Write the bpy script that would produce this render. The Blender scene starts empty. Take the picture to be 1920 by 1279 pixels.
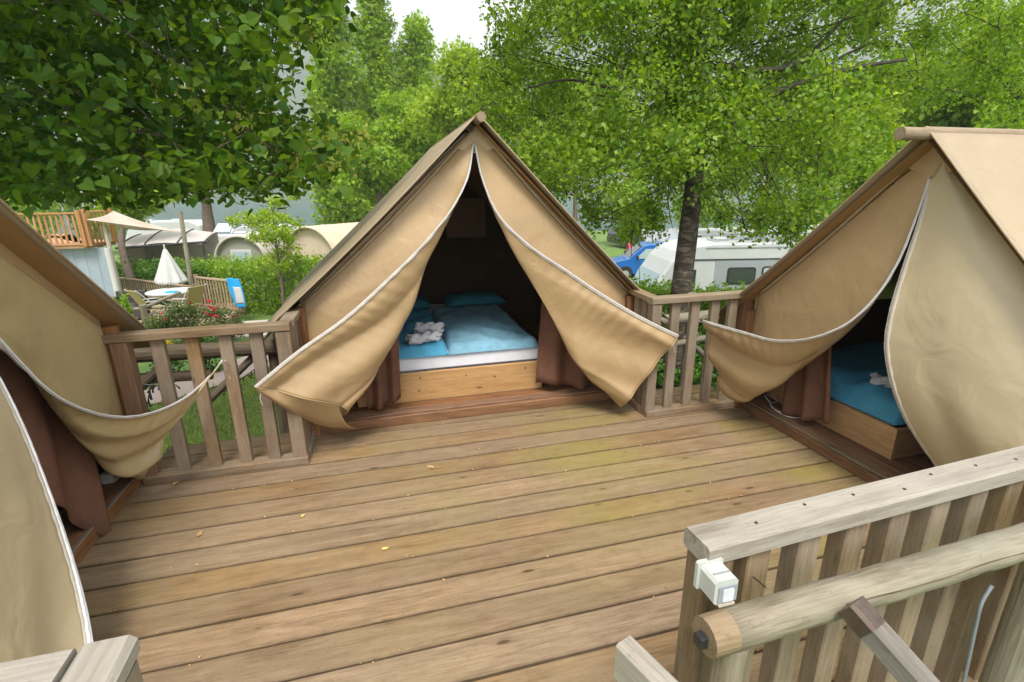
import bpy, bmesh, math, random
import numpy as np
from mathutils import Vector, Matrix
random.seed(7); RNG = np.random.default_rng(7)
R = math.radians

# ------------------------------------------------------------------ camera, sky, sun, exposure
scene = bpy.context.scene
COL = scene.collection
CAM = np.array([0.0, 0.0, 1.80])                     # z = 0 is the top of the deck
YAW, PITCH, ROLL = R(14.9), R(16.8), R(-0.45)
FPX = 940.0                                          # focal length in pixels of a 1920 wide picture
fw = np.array([math.sin(YAW)*math.cos(PITCH), math.cos(YAW)*math.cos(PITCH), -math.sin(PITCH)])
rt = np.array([math.cos(YAW), -math.sin(YAW), 0.0]); up = np.cross(rt, fw)
RT = math.cos(ROLL)*rt + math.sin(ROLL)*up; UP = -math.sin(ROLL)*rt + math.cos(ROLL)*up
cam_data = bpy.data.cameras.new('camera'); cam = bpy.data.objects.new('camera', cam_data); COL.objects.link(cam)
cam_data.sensor_width = 36.0; cam_data.lens = FPX/1920*36; cam_data.clip_start = 0.05; cam_data.clip_end = 12000
m4 = Matrix.Identity(4)
for i in range(3):
    m4[i][0] = RT[i]; m4[i][1] = UP[i]; m4[i][2] = -fw[i]; m4[i][3] = CAM[i]
cam.matrix_world = m4
scene.camera = cam

SUN_EL, SUN_AZ = R(60), R(192)                       # high, veiled sun, behind the viewer
world = bpy.data.worlds.new('World'); scene.world = world; world.use_nodes = True
wn, wl = world.node_tree.nodes, world.node_tree.links
wn.clear()
w_out = wn.new('ShaderNodeOutputWorld'); w_bg = wn.new('ShaderNodeBackground')
w_sky = wn.new('ShaderNodeTexSky'); w_sky.sky_type = 'NISHITA'; w_sky.sun_disc = False
w_sky.sun_elevation = SUN_EL; w_sky.sun_rotation = SUN_AZ; w_sky.dust_density = 3.0
w_mix = wn.new('ShaderNodeMix'); w_mix.data_type = 'RGBA'; w_mix.inputs[0].default_value = 0.86
w_co = wn.new('ShaderNodeTexCoord'); w_no = wn.new('ShaderNodeTexNoise'); w_no.inputs['Scale'].default_value = 2.2; w_no.inputs['Detail'].default_value = 5
w_rp = wn.new('ShaderNodeValToRGB')
w_rp.color_ramp.elements[0].color = (9.2, 9.6, 10.2, 1); w_rp.color_ramp.elements[0].position = .3
w_rp.color_ramp.elements[1].color = (11.6, 11.7, 11.9, 1); w_rp.color_ramp.elements[1].position = .7
wl.new(w_co.outputs['Generated'], w_no.inputs['Vector']); wl.new(w_no.outputs['Fac'], w_rp.inputs['Fac'])
wl.new(w_sky.outputs[0], w_mix.inputs[6]); wl.new(w_rp.outputs[0], w_mix.inputs[7])
wl.new(w_mix.outputs[2], w_bg.inputs['Color']); w_bg.inputs['Strength'].default_value = 0.078
wl.new(w_bg.outputs[0], w_out.inputs['Surface'])

sun_d = bpy.data.lights.new('sun', 'SUN'); sun = bpy.data.objects.new('sun', sun_d); COL.objects.link(sun)
sun_d.energy = 2.6; sun_d.angle = R(20); sun_d.color = (1.0, 0.95, 0.87)
# direction towards the sun (Nishita: rotation measured from +Y towards +X)
sd = Vector((math.sin(SUN_AZ)*math.cos(SUN_EL), math.cos(SUN_AZ)*math.cos(SUN_EL), math.sin(SUN_EL)))
sun.rotation_euler = sd.to_track_quat('Z', 'Y').to_euler(); sun.location = (0, -5, 12)
scene.view_settings.view_transform = 'Standard'; scene.view_settings.look = 'None'
scene.view_settings.gamma = 1; scene.view_settings.exposure = 1.0; scene.view_settings.use_curve_mapping = False
scene.render.engine = 'CYCLES'
scene.cycles.max_bounces = 8; scene.cycles.transparent_max_bounces = 8; scene.cycles.volume_bounces = 1
scene.cycles.use_denoising = True

# ------------------------------------------------------------------ where things stand
def _ray(px, py):
    d = RT*(px-960) - UP*(py-639.5) + fw*FPX
    return d/np.linalg.norm(d)
def aty(px, py, y): d = _ray(px, py); return CAM + d*(y/d[1])
def atx(px, py, x): d = _ray(px, py); return CAM + d*(x/d[0])
def atz(px, py, z): d = _ray(px, py); return CAM + d*((z-CAM[2])/d[2])
def atd(px, py, s): d = _ray(px, py); return CAM + d*(s/(d@fw))

# ------------------------------------------------------------------ mesh helpers
V = lambda *a: np.array(a, float)
def nrm(v):
    v = np.asarray(v, float); return v/(np.linalg.norm(v)+1e-12)
OFF = {}
class MB:
    def __init__(s): s.v = []; s.f = []; s.g = []; s.n = 0
    def add(s, verts, faces, grain=None):
        verts = np.asarray(verts, float); b = s.n
        s.v.append(verts); s.n += len(verts)
        s.g.append(np.asarray(grain, float) if grain is not None else verts)
        s.f += [tuple(i+b for i in f) for f in faces]
        return s
    def prism(s, section, p0, ex, ey, ez, length, grain_off=0.0, scale_end=1.0):
        """closed section (2D list) swept from p0 along ez"""
        n = len(section); sec = np.asarray(section, float)
        a = p0 + sec[:, :1]*ex + sec[:, 1:]*ey; b = p0 + ez*length + (sec[:, :1]*ex + sec[:, 1:]*ey)*scale_end
        go = np.array([grain_off, 0, 0])
        ga = np.c_[np.zeros(n), sec]+go; gb = np.c_[np.full(n, length), sec]+go
        f = [(i, (i+1) % n, n+(i+1) % n, n+i) for i in range(n)] + [tuple(range(n))[::-1], tuple(range(n, 2*n))]
        return s.add(np.r_[a, b], f, np.r_[ga, gb])
    def beam(s, p0, p1, w, h, upv=(0, 0, 1), ch=.005, off=None):
        p0, p1 = np.asarray(p0, float), np.asarray(p1, float)
        d = nrm(p1-p0); side = nrm(np.cross(d, upv)); u = np.cross(side, d)
        a, b = w/2, h/2; c = min(ch, a*.5, b*.5)
        if c > 0: sec = [(-a+c, -b), (a-c, -b), (a, -b+c), (a, b-c), (a-c, b), (-a+c, b), (-a, b-c), (-a, -b+c)]
        else: sec = [(-a, -b), (a, -b), (a, b), (-a, b)]
        return s.prism(sec, p0, side, u, d, np.linalg.norm(p1-p0), random.uniform(0, 30) if off is None else off)
    def box(s, c, size, ch=.004):
        c = np.asarray(c, float); l = size[0]
        return s.beam(c-V(l/2, 0, 0), c+V(l/2, 0, 0), size[1], size[2], ch=ch)
    def cyl(s, p0, p1, r0, r1=None, n=12, upv=(0, 0, 1), wob=0.0):
        r1 = r0 if r1 is None else r1
        p0, p1 = np.asarray(p0, float), np.asarray(p1, float); d = nrm(p1-p0)
        if abs(d@nrm(upv)) > .95: upv = (1, 0, 0)
        side = nrm(np.cross(d, upv)); u = np.cross(side, d)
        sec = [(math.cos(2*math.pi*i/n)*r0*(1+random.uniform(-wob, wob)), math.sin(2*math.pi*i/n)*r0*(1+random.uniform(-wob, wob))) for i in range(n)]
        return s.prism(sec, p0, side, u, d, np.linalg.norm(p1-p0), random.uniform(0, 30), r1/r0)
    def tube(s, pts, rad, n=8, flat=1.0, upv=(0, 0, 1), cap=True, wob=0.0):
        """round (or flattened) tube along a polyline; rad a number or one per point"""
        P = np.asarray(pts, float); m = len(P)
        rad = np.full(m, rad) if np.isscalar(rad) else np.asarray(rad, float)
        T = np.gradient(P, axis=0); T /= np.linalg.norm(T, axis=1)[:, None]+1e-12
        ref = np.asarray(upv, float)
        verts = []; gr = []; L = np.r_[0, np.cumsum(np.linalg.norm(np.diff(P, axis=0), axis=1))]
        off = random.uniform(0, 30)
        for i in range(m):
            sd_ = np.cross(T[i], ref)
            if np.linalg.norm(sd_) < .05: sd_ = np.cross(T[i], (1, .2, 0))
            sd_ = nrm(sd_); u = np.cross(sd_, T[i])
            for k in range(n):
                a = 2*math.pi*k/n; r = rad[i]*(1+(random.uniform(-wob, wob) if wob else 0))
                verts.append(P[i]+sd_*math.cos(a)*r+u*math.sin(a)*r*flat); gr.append((L[i]+off, math.cos(a)*r, math.sin(a)*r))
        f = [(i*n+k, i*n+(k+1) % n, (i+1)*n+(k+1) % n, (i+1)*n+k) for i in range(m-1) for k in range(n)]
        if cap: f += [tuple(range(n))[::-1], tuple(range((m-1)*n, m*n))]
        return s.add(verts, f, gr)
    def grid(s, G, close_u=False):
        """G: array nu x nv x 3"""
        G = np.asarray(G, float); nu, nv = G.shape[:2]
        f = [(i*nv+j, (i+1) % nu*nv+j, (i+1) % nu*nv+j+1, i*nv+j+1) for i in range(nu if close_u else nu-1) for j in range(nv-1)]
        uu, vv = np.meshgrid(np.arange(nu)/nu, np.arange(nv)/nv, indexing='ij')
        return s.add(G.reshape(-1, 3), f)
    def ellipsoid(s, c, r, nu=10, nv=7, noise=0.0, p=1.0):
        c = np.asarray(c, float); vs = []
        sp = lambda x: math.copysign(abs(x)**p, x)
        for j in range(nv+1):
            t = math.pi*j/nv
            for i in range(nu):
                a = 2*math.pi*i/nu; k = 1+random.uniform(-noise, noise)
                vs.append(c+np.array([r[0]*sp(math.sin(t))*sp(math.cos(a))*k, r[1]*sp(math.sin(t))*sp(math.sin(a))*k, r[2]*sp(math.cos(t))]))
        f = [(j*nu+i, (j+1)*nu+i, (j+1)*nu+(i+1) % nu, j*nu+(i+1) % nu) for j in range(nv) for i in range(nu)]
        return s.add(vs, f)
    def build(s, name, mat, parent=None, smooth=False, thick=0.0, sub=0, label=None, kind=None, origin=None):
        vs = np.concatenate(s.v); gr = np.concatenate(s.g)
        if parent is not None: off = OFF[parent.name]; loc = V(0, 0, 0)
        else:
            off = np.asarray(origin, float) if origin is not None else V(vs[:, 0].mean(), vs[:, 1].mean(), vs[:, 2].min()); loc = off
        me = bpy.data.meshes.new(name); me.from_pydata((vs-off).tolist(), [], s.f)
        at = me.attributes.new('grain', 'FLOAT_VECTOR', 'POINT'); at.data.foreach_set('vector', gr.astype(np.float32).ravel())
        return finish(name, me, mat, parent, loc, off, smooth, thick, sub, label, kind)
def finish(name, me, mat, parent, loc, off, smooth=False, thick=0, sub=0, label=None, kind=None):
    me.update()
    for m in (mat if isinstance(mat, (list, tuple)) else [mat]): me.materials.append(m)
    if smooth: me.polygons.foreach_set('use_smooth', [True]*len(me.polygons))
    o = bpy.data.objects.new(name, me); COL.objects.link(o); o.location = loc
    if parent is not None: o.parent = parent
    OFF[o.name] = np.asarray(off, float)
    if thick:
        md = o.modifiers.new('thickness', 'SOLIDIFY'); md.thickness = thick; md.offset = 0
    if sub:
        md = o.modifiers.new('smooth', 'SUBSURF'); md.levels = sub; md.render_levels = sub
    if label: o['label'] = label
    if kind: o['kind'] = kind
    return o
def tag(o, label=None, cat=None, group=None, kind=None):
    if label: o['label'] = label
    if cat: o['category'] = cat
    if group: o['group'] = group
    if kind: o['kind'] = kind
    return o
def thing(name, label, cat, loc, group=None):
    o = bpy.data.objects.new(name, None); COL.objects.link(o); o.location = [float(a) for a in loc]
    o.empty_display_size = .2
    OFF[o.name] = np.asarray(loc, float)
    return tag(o, label, cat, group)
def place(name, me, parent, wloc, rotz=0.0):
    """one more piece that shares mesh data"""
    o = bpy.data.objects.new(name, me); COL.objects.link(o)
    off = OFF[parent.name] if parent is not None else V(0, 0, 0)
    o.location = [float(a) for a in (np.asarray(wloc, float)-off)]; o.rotation_euler = (0, 0, rotz)
    if parent is not None: o.parent = parent
    OFF[o.name] = np.asarray(wloc, float)
    return o
def local_mesh(name, mb, mat):
    vs = np.concatenate(mb.v); me = bpy.data.meshes.new(name); me.from_pydata(vs.tolist(), [], mb.f)
    at = me.attributes.new('grain', 'FLOAT_VECTOR', 'POINT'); at.data.foreach_set('vector', np.concatenate(mb.g).astype(np.float32).ravel())
    me.update(); me.materials.append(mat); return me

def curve(P, n, linear=False):
    P = np.asarray(P, float); t = np.r_[0, np.cumsum(np.linalg.norm(np.diff(P, axis=0), axis=1))]; t /= t[-1]
    x = np.linspace(0, 1, n)
    if linear or len(P) < 3: return np.stack([np.interp(x, t, P[:, k]) for k in range(P.shape[1])], 1)
    m = np.gradient(P, t, axis=0)
    i = np.clip(np.searchsorted(t, x, side='right')-1, 0, len(t)-2); h = (t[i+1]-t[i])[:, None]; s = ((x-t[i])[:, None])/h
    return (2*s**3-3*s**2+1)*P[i]+(s**3-2*s**2+s)*h*m[i]+(-2*s**3+3*s**2)*P[i+1]+(s**3-s**2)*h*m[i+1]
def loft(curves, nu, nv, linear=()):
    C = [curve(c, nu, k in linear) for k, c in enumerate(curves)]
    G = np.zeros((nu, nv, 3))
    for i in range(nu):
        P = np.array([c[i] for c in C])
        if np.linalg.norm(np.diff(P, axis=0), axis=1).min() < 1e-5: P = P+np.arange(len(P))[:, None]*V(0, -1e-4, -1e-4)
        G[i] = curve(P, nv)
    return G
def grid_normals(G):
    a = np.gradient(G, axis=0); b = np.gradient(G, axis=1); n = np.cross(a, b)
    return n/(np.linalg.norm(n, axis=2, keepdims=True)+1e-9)
def sm(a, b, x):
    t = np.clip((x-a)/(b-a), 0, 1); return t*t*(3-2*t)

# ------------------------------------------------------------------ materials
def new_mat(name):
    m = bpy.data.materials.new(name); m.use_nodes = True; nt = m.node_tree; nt.nodes.clear()
    out = nt.nodes.new('ShaderNodeOutputMaterial'); b = nt.nodes.new('ShaderNodeBsdfPrincipled')
    nt.links.new(b.outputs[0], out.inputs[0]); return m, nt, b, out
def N(nt, t, **kw):
    n = nt.nodes.new(t)
    for k, v in kw.items():
        if k in n.inputs: n.inputs[k].default_value = v
        else: setattr(n, k, v)
    return n
def ramp(nt, stops, src=None):
    n = nt.nodes.new('ShaderNodeValToRGB'); cr = n.color_ramp
    while len(cr.elements) < len(stops): cr.elements.new(.5)
    for e, (p, c) in zip(cr.elements, stops): e.position = p; e.color = (*c, 1) if len(c) == 3 else c
    if src is not None: nt.links.new(src, n.inputs[0])
    return n
def mixc(nt, fac, a, b, mode='MIX'):
    n = nt.nodes.new('ShaderNodeMix'); n.data_type = 'RGBA'; n.blend_type = mode
    for sock, v in ((n.inputs[0], fac), (n.inputs[6], a), (n.inputs[7], b)):
        if hasattr(v, 'is_output') or isinstance(v, bpy.types.NodeSocket): nt.links.new(v, sock)
        elif isinstance(v, (int, float)): sock.default_value = v
        else: sock.default_value = (*v, 1)
    return n.outputs[2]
def mathn(nt, op, a, b=None):
    n = nt.nodes.new('ShaderNodeMath'); n.operation = op
    for sock, v in ((n.inputs[0], a), (n.inputs[1], b)):
        if v is None: continue
        if isinstance(v, bpy.types.NodeSocket): nt.links.new(v, sock)
        else: sock.default_value = v
    return n.outputs[0]
def wood(name, dark, mid, light, rough=.75, knots=.5, algae=0.0, algae_col=(.20, .20, .07), var=.35, bump=.25, spots=0.0, weather=None, edge=None):
    m, nt, b, out = new_mat(name); L = nt.links
    at = N(nt, 'ShaderNodeAttribute', attribute_name='grain'); oi = N(nt, 'ShaderNodeObjectInfo'); geo = N(nt, 'ShaderNodeNewGeometry')
    rnd = mathn(nt, 'MULTIPLY', oi.outputs['Random'], 37.0)
    cmb = N(nt, 'ShaderNodeCombineXYZ'); L.new(rnd, cmb.inputs[0]); L.new(rnd, cmb.inputs[1])
    ad = N(nt, 'ShaderNodeVectorMath', operation='ADD'); L.new(at.outputs['Vector'], ad.inputs[0]); L.new(cmb.outputs[0], ad.inputs[1])
    mp = N(nt, 'ShaderNodeMapping'); mp.inputs['Scale'].default_value = (1.5, 13, 13); L.new(ad.outputs[0], mp.inputs[0])
    n1 = N(nt, 'ShaderNodeTexNoise', Scale=1.6, Detail=6, Roughness=.62, Distortion=.7); L.new(mp.outputs[0], n1.inputs['Vector'])
    mp2 = N(nt, 'ShaderNodeMapping'); mp2.inputs['Scale'].default_value = (4.0, 85, 85); L.new(ad.outputs[0], mp2.inputs[0])
    n2 = N(nt, 'ShaderNodeTexNoise', Scale=2.0, Detail=4, Roughness=.6); L.new(mp2.outputs[0], n2.inputs['Vector'])
    base = ramp(nt, [(.30, dark), (.5, mid), (.70, light)], n1.outputs['Fac']).outputs[0]
    base = mixc(nt, .38, base, ramp(nt, [(.32, dark), (.62, light)], n2.outputs['Fac']).outputs[0])
    hv = N(nt, 'ShaderNodeHueSaturation'); L.new(base, hv.inputs['Color'])
    r2 = mathn(nt, 'FRACT', mathn(nt, 'MULTIPLY', oi.outputs['Random'], 7.31))
    L.new(mathn(nt, 'ADD', mathn(nt, 'MULTIPLY', oi.outputs['Random'], var), 1-var/2), hv.inputs['Value'])
    L.new(mathn(nt, 'ADD', mathn(nt, 'MULTIPLY', r2, var*.9), 1-var*.45), hv.inputs['Saturation'])
    col = hv.outputs[0]
    if weather:      # grey weathering in patches
        nw = N(nt, 'ShaderNodeTexNoise', Scale=2.3, Detail=5, Roughness=.6); L.new(geo.outputs['Position'], nw.inputs['Vector'])
        col = mixc(nt, mathn(nt, 'MULTIPLY', ramp(nt, [(.38, (0, 0, 0)), (.66, (1, 1, 1))], nw.outputs['Fac']).outputs[0], weather[1]), col, weather[0])
    if knots:
        mk = N(nt, 'ShaderNodeMapping'); mk.inputs['Scale'].default_value = (2.3, 7.5, 7.5); L.new(ad.outputs[0], mk.inputs[0])
        vo = N(nt, 'ShaderNodeTexVoronoi', Scale=1.0, Randomness=1.0); L.new(mk.outputs[0], vo.inputs['Vector'])
        k = ramp(nt, [(.0, (1, 1, 1)), (.055, (.9, .9, .9)), (.085, (.15, .15, .15)), (.2, (0, 0, 0))], vo.outputs['Distance']).outputs[0]
        col = mixc(nt, mathn(nt, 'MULTIPLY', k, knots), col, tuple(c*.33 for c in dark))
    if algae:
        na = N(nt, 'ShaderNodeTexNoise', Scale=1.1, Detail=4, Roughness=.55); L.new(geo.outputs['Position'], na.inputs['Vector'])
        sx = N(nt, 'ShaderNodeSeparateXYZ'); L.new(geo.outputs['Position'], sx.inputs[0])
        gx = N(nt, 'ShaderNodeMapRange'); L.new(sx.outputs[0], gx.inputs[0]); gx.inputs[1].default_value = -.6; gx.inputs[2].default_value = 2.8; gx.inputs[3].default_value = .12; gx.inputs[4].default_value = 1.0
        a = ramp(nt, [(.40, (0, 0, 0)), (.66, (1, 1, 1))], na.outputs['Fac']).outputs[0]
        per = mathn(nt, 'POWER', mathn(nt, 'FRACT', mathn(nt, 'MULTIPLY', oi.outputs['Random'], 3.7)), 1.2)
        fac = mathn(nt, 'MULTIPLY', mathn(nt, 'MULTIPLY', a, gx.outputs[0]), mathn(nt, 'MULTIPLY', mathn(nt, 'ADD', per, .35), algae))
        col = mixc(nt, fac, col, algae_col)
    if edge:
        sg = N(nt, 'ShaderNodeSeparateXYZ'); L.new(at.outputs['Vector'], sg.inputs[0])
        ne = N(nt, 'ShaderNodeTexNoise', Scale=9, Detail=5, Roughness=.7); L.new(geo.outputs['Position'], ne.inputs['Vector'])
        ae = mathn(nt, 'ADD', mathn(nt, 'ABSOLUTE', sg.outputs[1]), mathn(nt, 'MULTIPLY', ne.outputs['Fac'], .016))
        mr = N(nt, 'ShaderNodeMapRange'); L.new(ae, mr.inputs[0]); mr.inputs[1].default_value = edge-.003; mr.inputs[2].default_value = edge+.010; mr.inputs[4].default_value = .6
        col = mixc(nt, mr.outputs[0], col, (.055, .034, .018))
        ms = N(nt, 'ShaderNodeMapping'); ms.inputs['Scale'].default_value = (5, 60, 60); L.new(ad.outputs[0], ms.inputs[0])
        ns = N(nt, 'ShaderNodeTexNoise', Scale=1.7, Detail=7, Roughness=.75); L.new(ms.outputs[0], ns.inputs['Vector'])
        col = mixc(nt, ramp(nt, [(.30, (.6, .6, .6)), (.40, (0, 0, 0))], ns.outputs['Fac']).outputs[0], col, tuple(c*.6 for c in dark))
        nm = N(nt, 'ShaderNodeTexNoise', Scale=13, Detail=7, Roughness=.72); L.new(geo.outputs['Position'], nm.inputs['Vector'])
        col = mixc(nt, ramp(nt, [(.48, (0, 0, 0)), (.75, (.42, .42, .42))], nm.outputs['Fac']).outputs[0], col, tuple(c*.62 for c in mid))
    # grime specks
    nf = N(nt, 'ShaderNodeTexNoise', Scale=38, Detail=3, Roughness=.7); L.new(geo.outputs['Position'], nf.inputs['Vector'])
    col = mixc(nt, ramp(nt, [(.60, (0, 0, 0)), (.80, (.4, .4, .4))], nf.outputs['Fac']).outputs[0], col, tuple(c*.5 for c in dark))
    L.new(col, b.inputs['Base Color']); b.inputs['Roughness'].default_value = rough; b.inputs['Specular IOR Level'].default_value = .3
    bp = N(nt, 'ShaderNodeBump', Strength=bump, Distance=.006); L.new(mixc(nt, .5, n1.outputs['Fac'], n2.outputs['Fac']), bp.inputs['Height']); L.new(bp.outputs[0], b.inputs['Normal'])
    return m
def plain(name, col, rough=.6, noise=.12, scale=8, metal=0.0, spec=.4, bump=0.0, coat=0.0):
    m, nt, b, out = new_mat(name); L = nt.links
    geo = N(nt, 'ShaderNodeNewGeometry'); n = N(nt, 'ShaderNodeTexNoise', Scale=scale, Detail=5, Roughness=.6); L.new(geo.outputs['Position'], n.inputs['Vector'])
    r = ramp(nt, [(.3, tuple(c*(1-noise) for c in col)), (.7, tuple(min(1, c*(1+noise)) for c in col))], n.outputs['Fac'])
    L.new(r.outputs[0], b.inputs['Base Color']); b.inputs['Roughness'].default_value = rough; b.inputs['Metallic'].default_value = metal
    b.inputs['Specular IOR Level'].default_value = spec; b.inputs['Coat Weight'].default_value = coat
    if bump:
        bp = N(nt, 'ShaderNodeBump', Strength=bump, Distance=.01); L.new(n.outputs['Fac'], bp.inputs['Height']); L.new(bp.outputs[0], b.inputs['Normal'])
    return m
def canvas_mat(name, col, rough=.42, spec=.5, dirt=(.30, .22, .11), dirt_amt=.25, crease=.16):
    m, nt, b, out = new_mat(name); L = nt.links
    geo = N(nt, 'ShaderNodeNewGeometry')
    n = N(nt, 'ShaderNodeTexNoise', Scale=1.7, Detail=6, Roughness=.6); L.new(geo.outputs['Position'], n.inputs['Vector'])
    c = ramp(nt, [(.28, tuple(x*.88 for x in col)), (.5, col), (.75, tuple(min(1, x*1.08) for x in col))], n.outputs['Fac']).outputs[0]
    n2 = N(nt, 'ShaderNodeTexNoise', Scale=5.5, Detail=8, Roughness=.7); L.new(geo.outputs['Position'], n2.inputs['Vector'])
    c = mixc(nt, mathn(nt, 'MULTIPLY', ramp(nt, [(.55, (0, 0, 0)), (.8, (1, 1, 1))], n2.outputs['Fac']).outputs[0], dirt_amt), c, dirt)
    n3 = N(nt, 'ShaderNodeTexVoronoi', Scale=60); L.new(geo.outputs['Position'], n3.inputs['Vector'])
    c = mixc(nt, mathn(nt, 'MULTIPLY', ramp(nt, [(.0, (1, 1, 1)), (.045, (.6, .6, .6)), (.06, (0, 0, 0))], n3.outputs['Distance']).outputs[0], .12), c, dirt)
    L.new(c, b.inputs['Base Color']); b.inputs['Roughness'].default_value = rough; b.inputs['Specular IOR Level'].default_value = spec
    w = N(nt, 'ShaderNodeTexNoise', Scale=420, Detail=2); L.new(geo.outputs['Position'], w.inputs['Vector'])
    b1 = N(nt, 'ShaderNodeBump', Strength=.10, Distance=.002); L.new(w.outputs['Fac'], b1.inputs['Height'])
    big = N(nt, 'ShaderNodeTexNoise', Scale=4.5, Detail=3, Roughness=.5, Distortion=.8); L.new(geo.outputs['Position'], big.inputs['Vector'])
    b2 = N(nt, 'ShaderNodeBump', Strength=.22, Distance=.05); L.new(big.outputs['Fac'], b2.inputs['Height']); L.new(b1.outputs[0], b2.inputs['Normal'])
    cn = N(nt, 'ShaderNodeTexNoise', Scale=3.0, Detail=2, Roughness=.45, Distortion=1.6); L.new(geo.outputs['Position'], cn.inputs['Vector'])
    rid = mathn(nt, 'ABSOLUTE', mathn(nt, 'SUBTRACT', cn.outputs['Fac'], .5)); rid = mathn(nt, 'POWER', mathn(nt, 'ADD', rid, .0005), .45)
    b3 = N(nt, 'ShaderNodeBump', Strength=crease, Distance=.03); L.new(rid, b3.inputs['Height']); L.new(b2.outputs[0], b3.inputs['Normal'])
    L.new(b3.outputs[0], b.inputs['Normal'])
    return m
def leaf_mat(name, c0, c1, c2, trans=.45, rough=.45, spec=.35):
    m, nt, b, out = new_mat(name); L = nt.links
    geo = N(nt, 'ShaderNodeNewGeometry')
    n = N(nt, 'ShaderNodeTexNoise', Scale=.55, Detail=3); L.new(geo.outputs['Position'], n.inputs['Vector'])
    f = mathn(nt, 'ADD', mathn(nt, 'MULTIPLY', geo.outputs['Random Per Island'], .62), mathn(nt, 'MULTIPLY', n.outputs['Fac'], .40))
    c = ramp(nt, [(.12, c0), (.5, c1), (.9, c2)], f).outputs[0]
    L.new(c, b.inputs['Base Color']); b.inputs['Roughness'].default_value = rough; b.inputs['Specular IOR Level'].default_value = spec
    tr = N(nt, 'ShaderNodeBsdfTranslucent'); hs = N(nt, 'ShaderNodeHueSaturation', Saturation=1.1, Value=1.35); hs.inputs['Hue'].default_value = .485
    L.new(c, hs.inputs['Color']); L.new(hs.outputs[0], tr.inputs['Color'])
    mx = N(nt, 'ShaderNodeMixShader'); mx.inputs[0].default_value = trans; L.new(b.outputs[0], mx.inputs[1]); L.new(tr.outputs[0], mx.inputs[2])
    L.new(mx.outputs[0], out.inputs[0]); return m
def glass_mat(name, col, rough=.08):
    m, nt, b, out = new_mat(name)
    b.inputs['Base Color'].default_value = (*col, 1); b.inputs['Roughness'].default_value = rough; b.inputs['Specular IOR Level'].default_value = .8
    return m

M = {}
M['deck'] = wood('deck_boards', (.12, .070, .034), (.265, .165, .085), (.375, .255, .148), knots=.85, algae=.9, algae_col=(.27, .235, .055), var=.30, weather=((.275, .203, .138), .55), bump=.4, edge=.088)
M['rail'] = wood('weathered_rail', (.095, .056, .030), (.215, .137, .076), (.325, .227, .136), knots=.7, algae=.35, algae_col=(.20, .19, .08), var=.35, weather=((.33, .29, .24), .55))
M['rail_grey'] = wood('bleached_rail', (.18, .148, .112), (.335, .293, .237), (.45, .408, .345), knots=.8, var=.12, weather=((.36, .335, .30), .45), bump=.35)
M['red_wood'] = wood('stained_wood', (.10, .045, .022), (.215, .105, .052), (.32, .175, .09), knots=.6, var=.3, rough=.5)
M['pine'] = wood('pine_board', (.36, .20, .08), (.50, .30, .135), (.60, .385, .19), knots=.9, var=.15, rough=.45, bump=.08)
M['log'] = wood('peeled_log', (.10, .075, .045), (.235, .195, .135), (.34, .30, .22), knots=.8, var=.2, weather=((.27, .275, .22), .5))
M['ridge'] = wood('ridge_timber', (.15, .10, .055), (.26, .185, .11), (.34, .26, .17), knots=.5, var=.2)
M['log_dark'] = wood('dark_log', (.05, .035, .022), (.10, .075, .05), (.17, .13, .09), knots=.4, var=.3)
M['log_cut'] = wood('cut_log_end', (.17, .115, .06), (.28, .195, .11), (.36, .27, .17), knots=.3, var=.2)
M['orange_wood'] = wood('orange_timber', (.30, .14, .055), (.46, .23, .10), (.58, .33, .16), knots=.4, var=.2)
M['patio_wood'] = wood('patio_timber', (.24, .16, .10), (.38, .27, .18), (.50, .38, .26), knots=.4, var=.25)
M['canvas'] = canvas_mat('tan_canvas', (.43, .30, .158), rough=.33, crease=.10)
M['canvas_lit'] = canvas_mat('lit_canvas', (.50, .41, .26), rough=.38, crease=.03)  # same tent cloth, paler: light on the near flaps painted into the colour
M['canvas_k'] = canvas_mat('olive_canvas', (.41, .315, .16), rough=.38, crease=.06)
M['roof'] = canvas_mat('roof_canvas', (.37, .285, .185), rough=.6, dirt_amt=.35)
M['roof_in'] = canvas_mat('roof_lining', (.33, .19, .075), rough=.6)
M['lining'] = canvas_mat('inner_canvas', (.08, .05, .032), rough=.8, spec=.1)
M['zip'] = plain('zip_tape', (.50, .45, .38), .6, .08, 60)
M['zip_w'] = plain('zip_coil', (.56, .55, .55), .45, .05, 60)
M['curtain'] = plain('brown_curtain', (.165, .082, .055), .9, .15, 14, spec=.1, bump=.15)
M['blue'] = plain('blue_bedding', (.20, .40, .52), .85, .14, 14, spec=.15, bump=.15)
M['teal'] = plain('teal_pillowcase', (.035, .235, .30), .85, .12, 9, spec=.15, bump=.15)
M['blue2'] = plain('bright_blue_bedding', (.09, .37, .57), .85, .14, 14, spec=.15, bump=.15)
M['sheet'] = plain('white_sheet', (.74, .77, .84), .9, .06, 12, spec=.1, bump=.1)
M['towel'] = plain('white_towel', (.60, .60, .62), .95, .06, 40, spec=.05, bump=.3)
M['black'] = plain('black_plastic', (.03, .03, .033), .4, .1, 20)
M['white_pl'] = plain('white_plastic', (.50, .52, .48), .35, .05, 20, bump=.02)
M['grey_pl'] = plain('grey_plastic', (.30, .33, .36), .4, .08, 20)
M['cable'] = plain('grey_conduit', (.22, .24, .27), .45, .08, 20)
M['metal'] = plain('rusty_cap', (.13, .095, .078), .42, .25, 30, metal=.55)
M['wire'] = plain('white_cord', (.70, .68, .66), .6, .05, 20)
M['van_blue'] = plain('blue_paint', (.012, .13, .50), .25, .04, 3, coat=.5)
M['cara'] = plain('caravan_white', (.56, .57, .58), .35, .04, 2)
M['cara_grey'] = plain('caravan_grey', (.33, .35, .38), .4, .05, 2)
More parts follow.
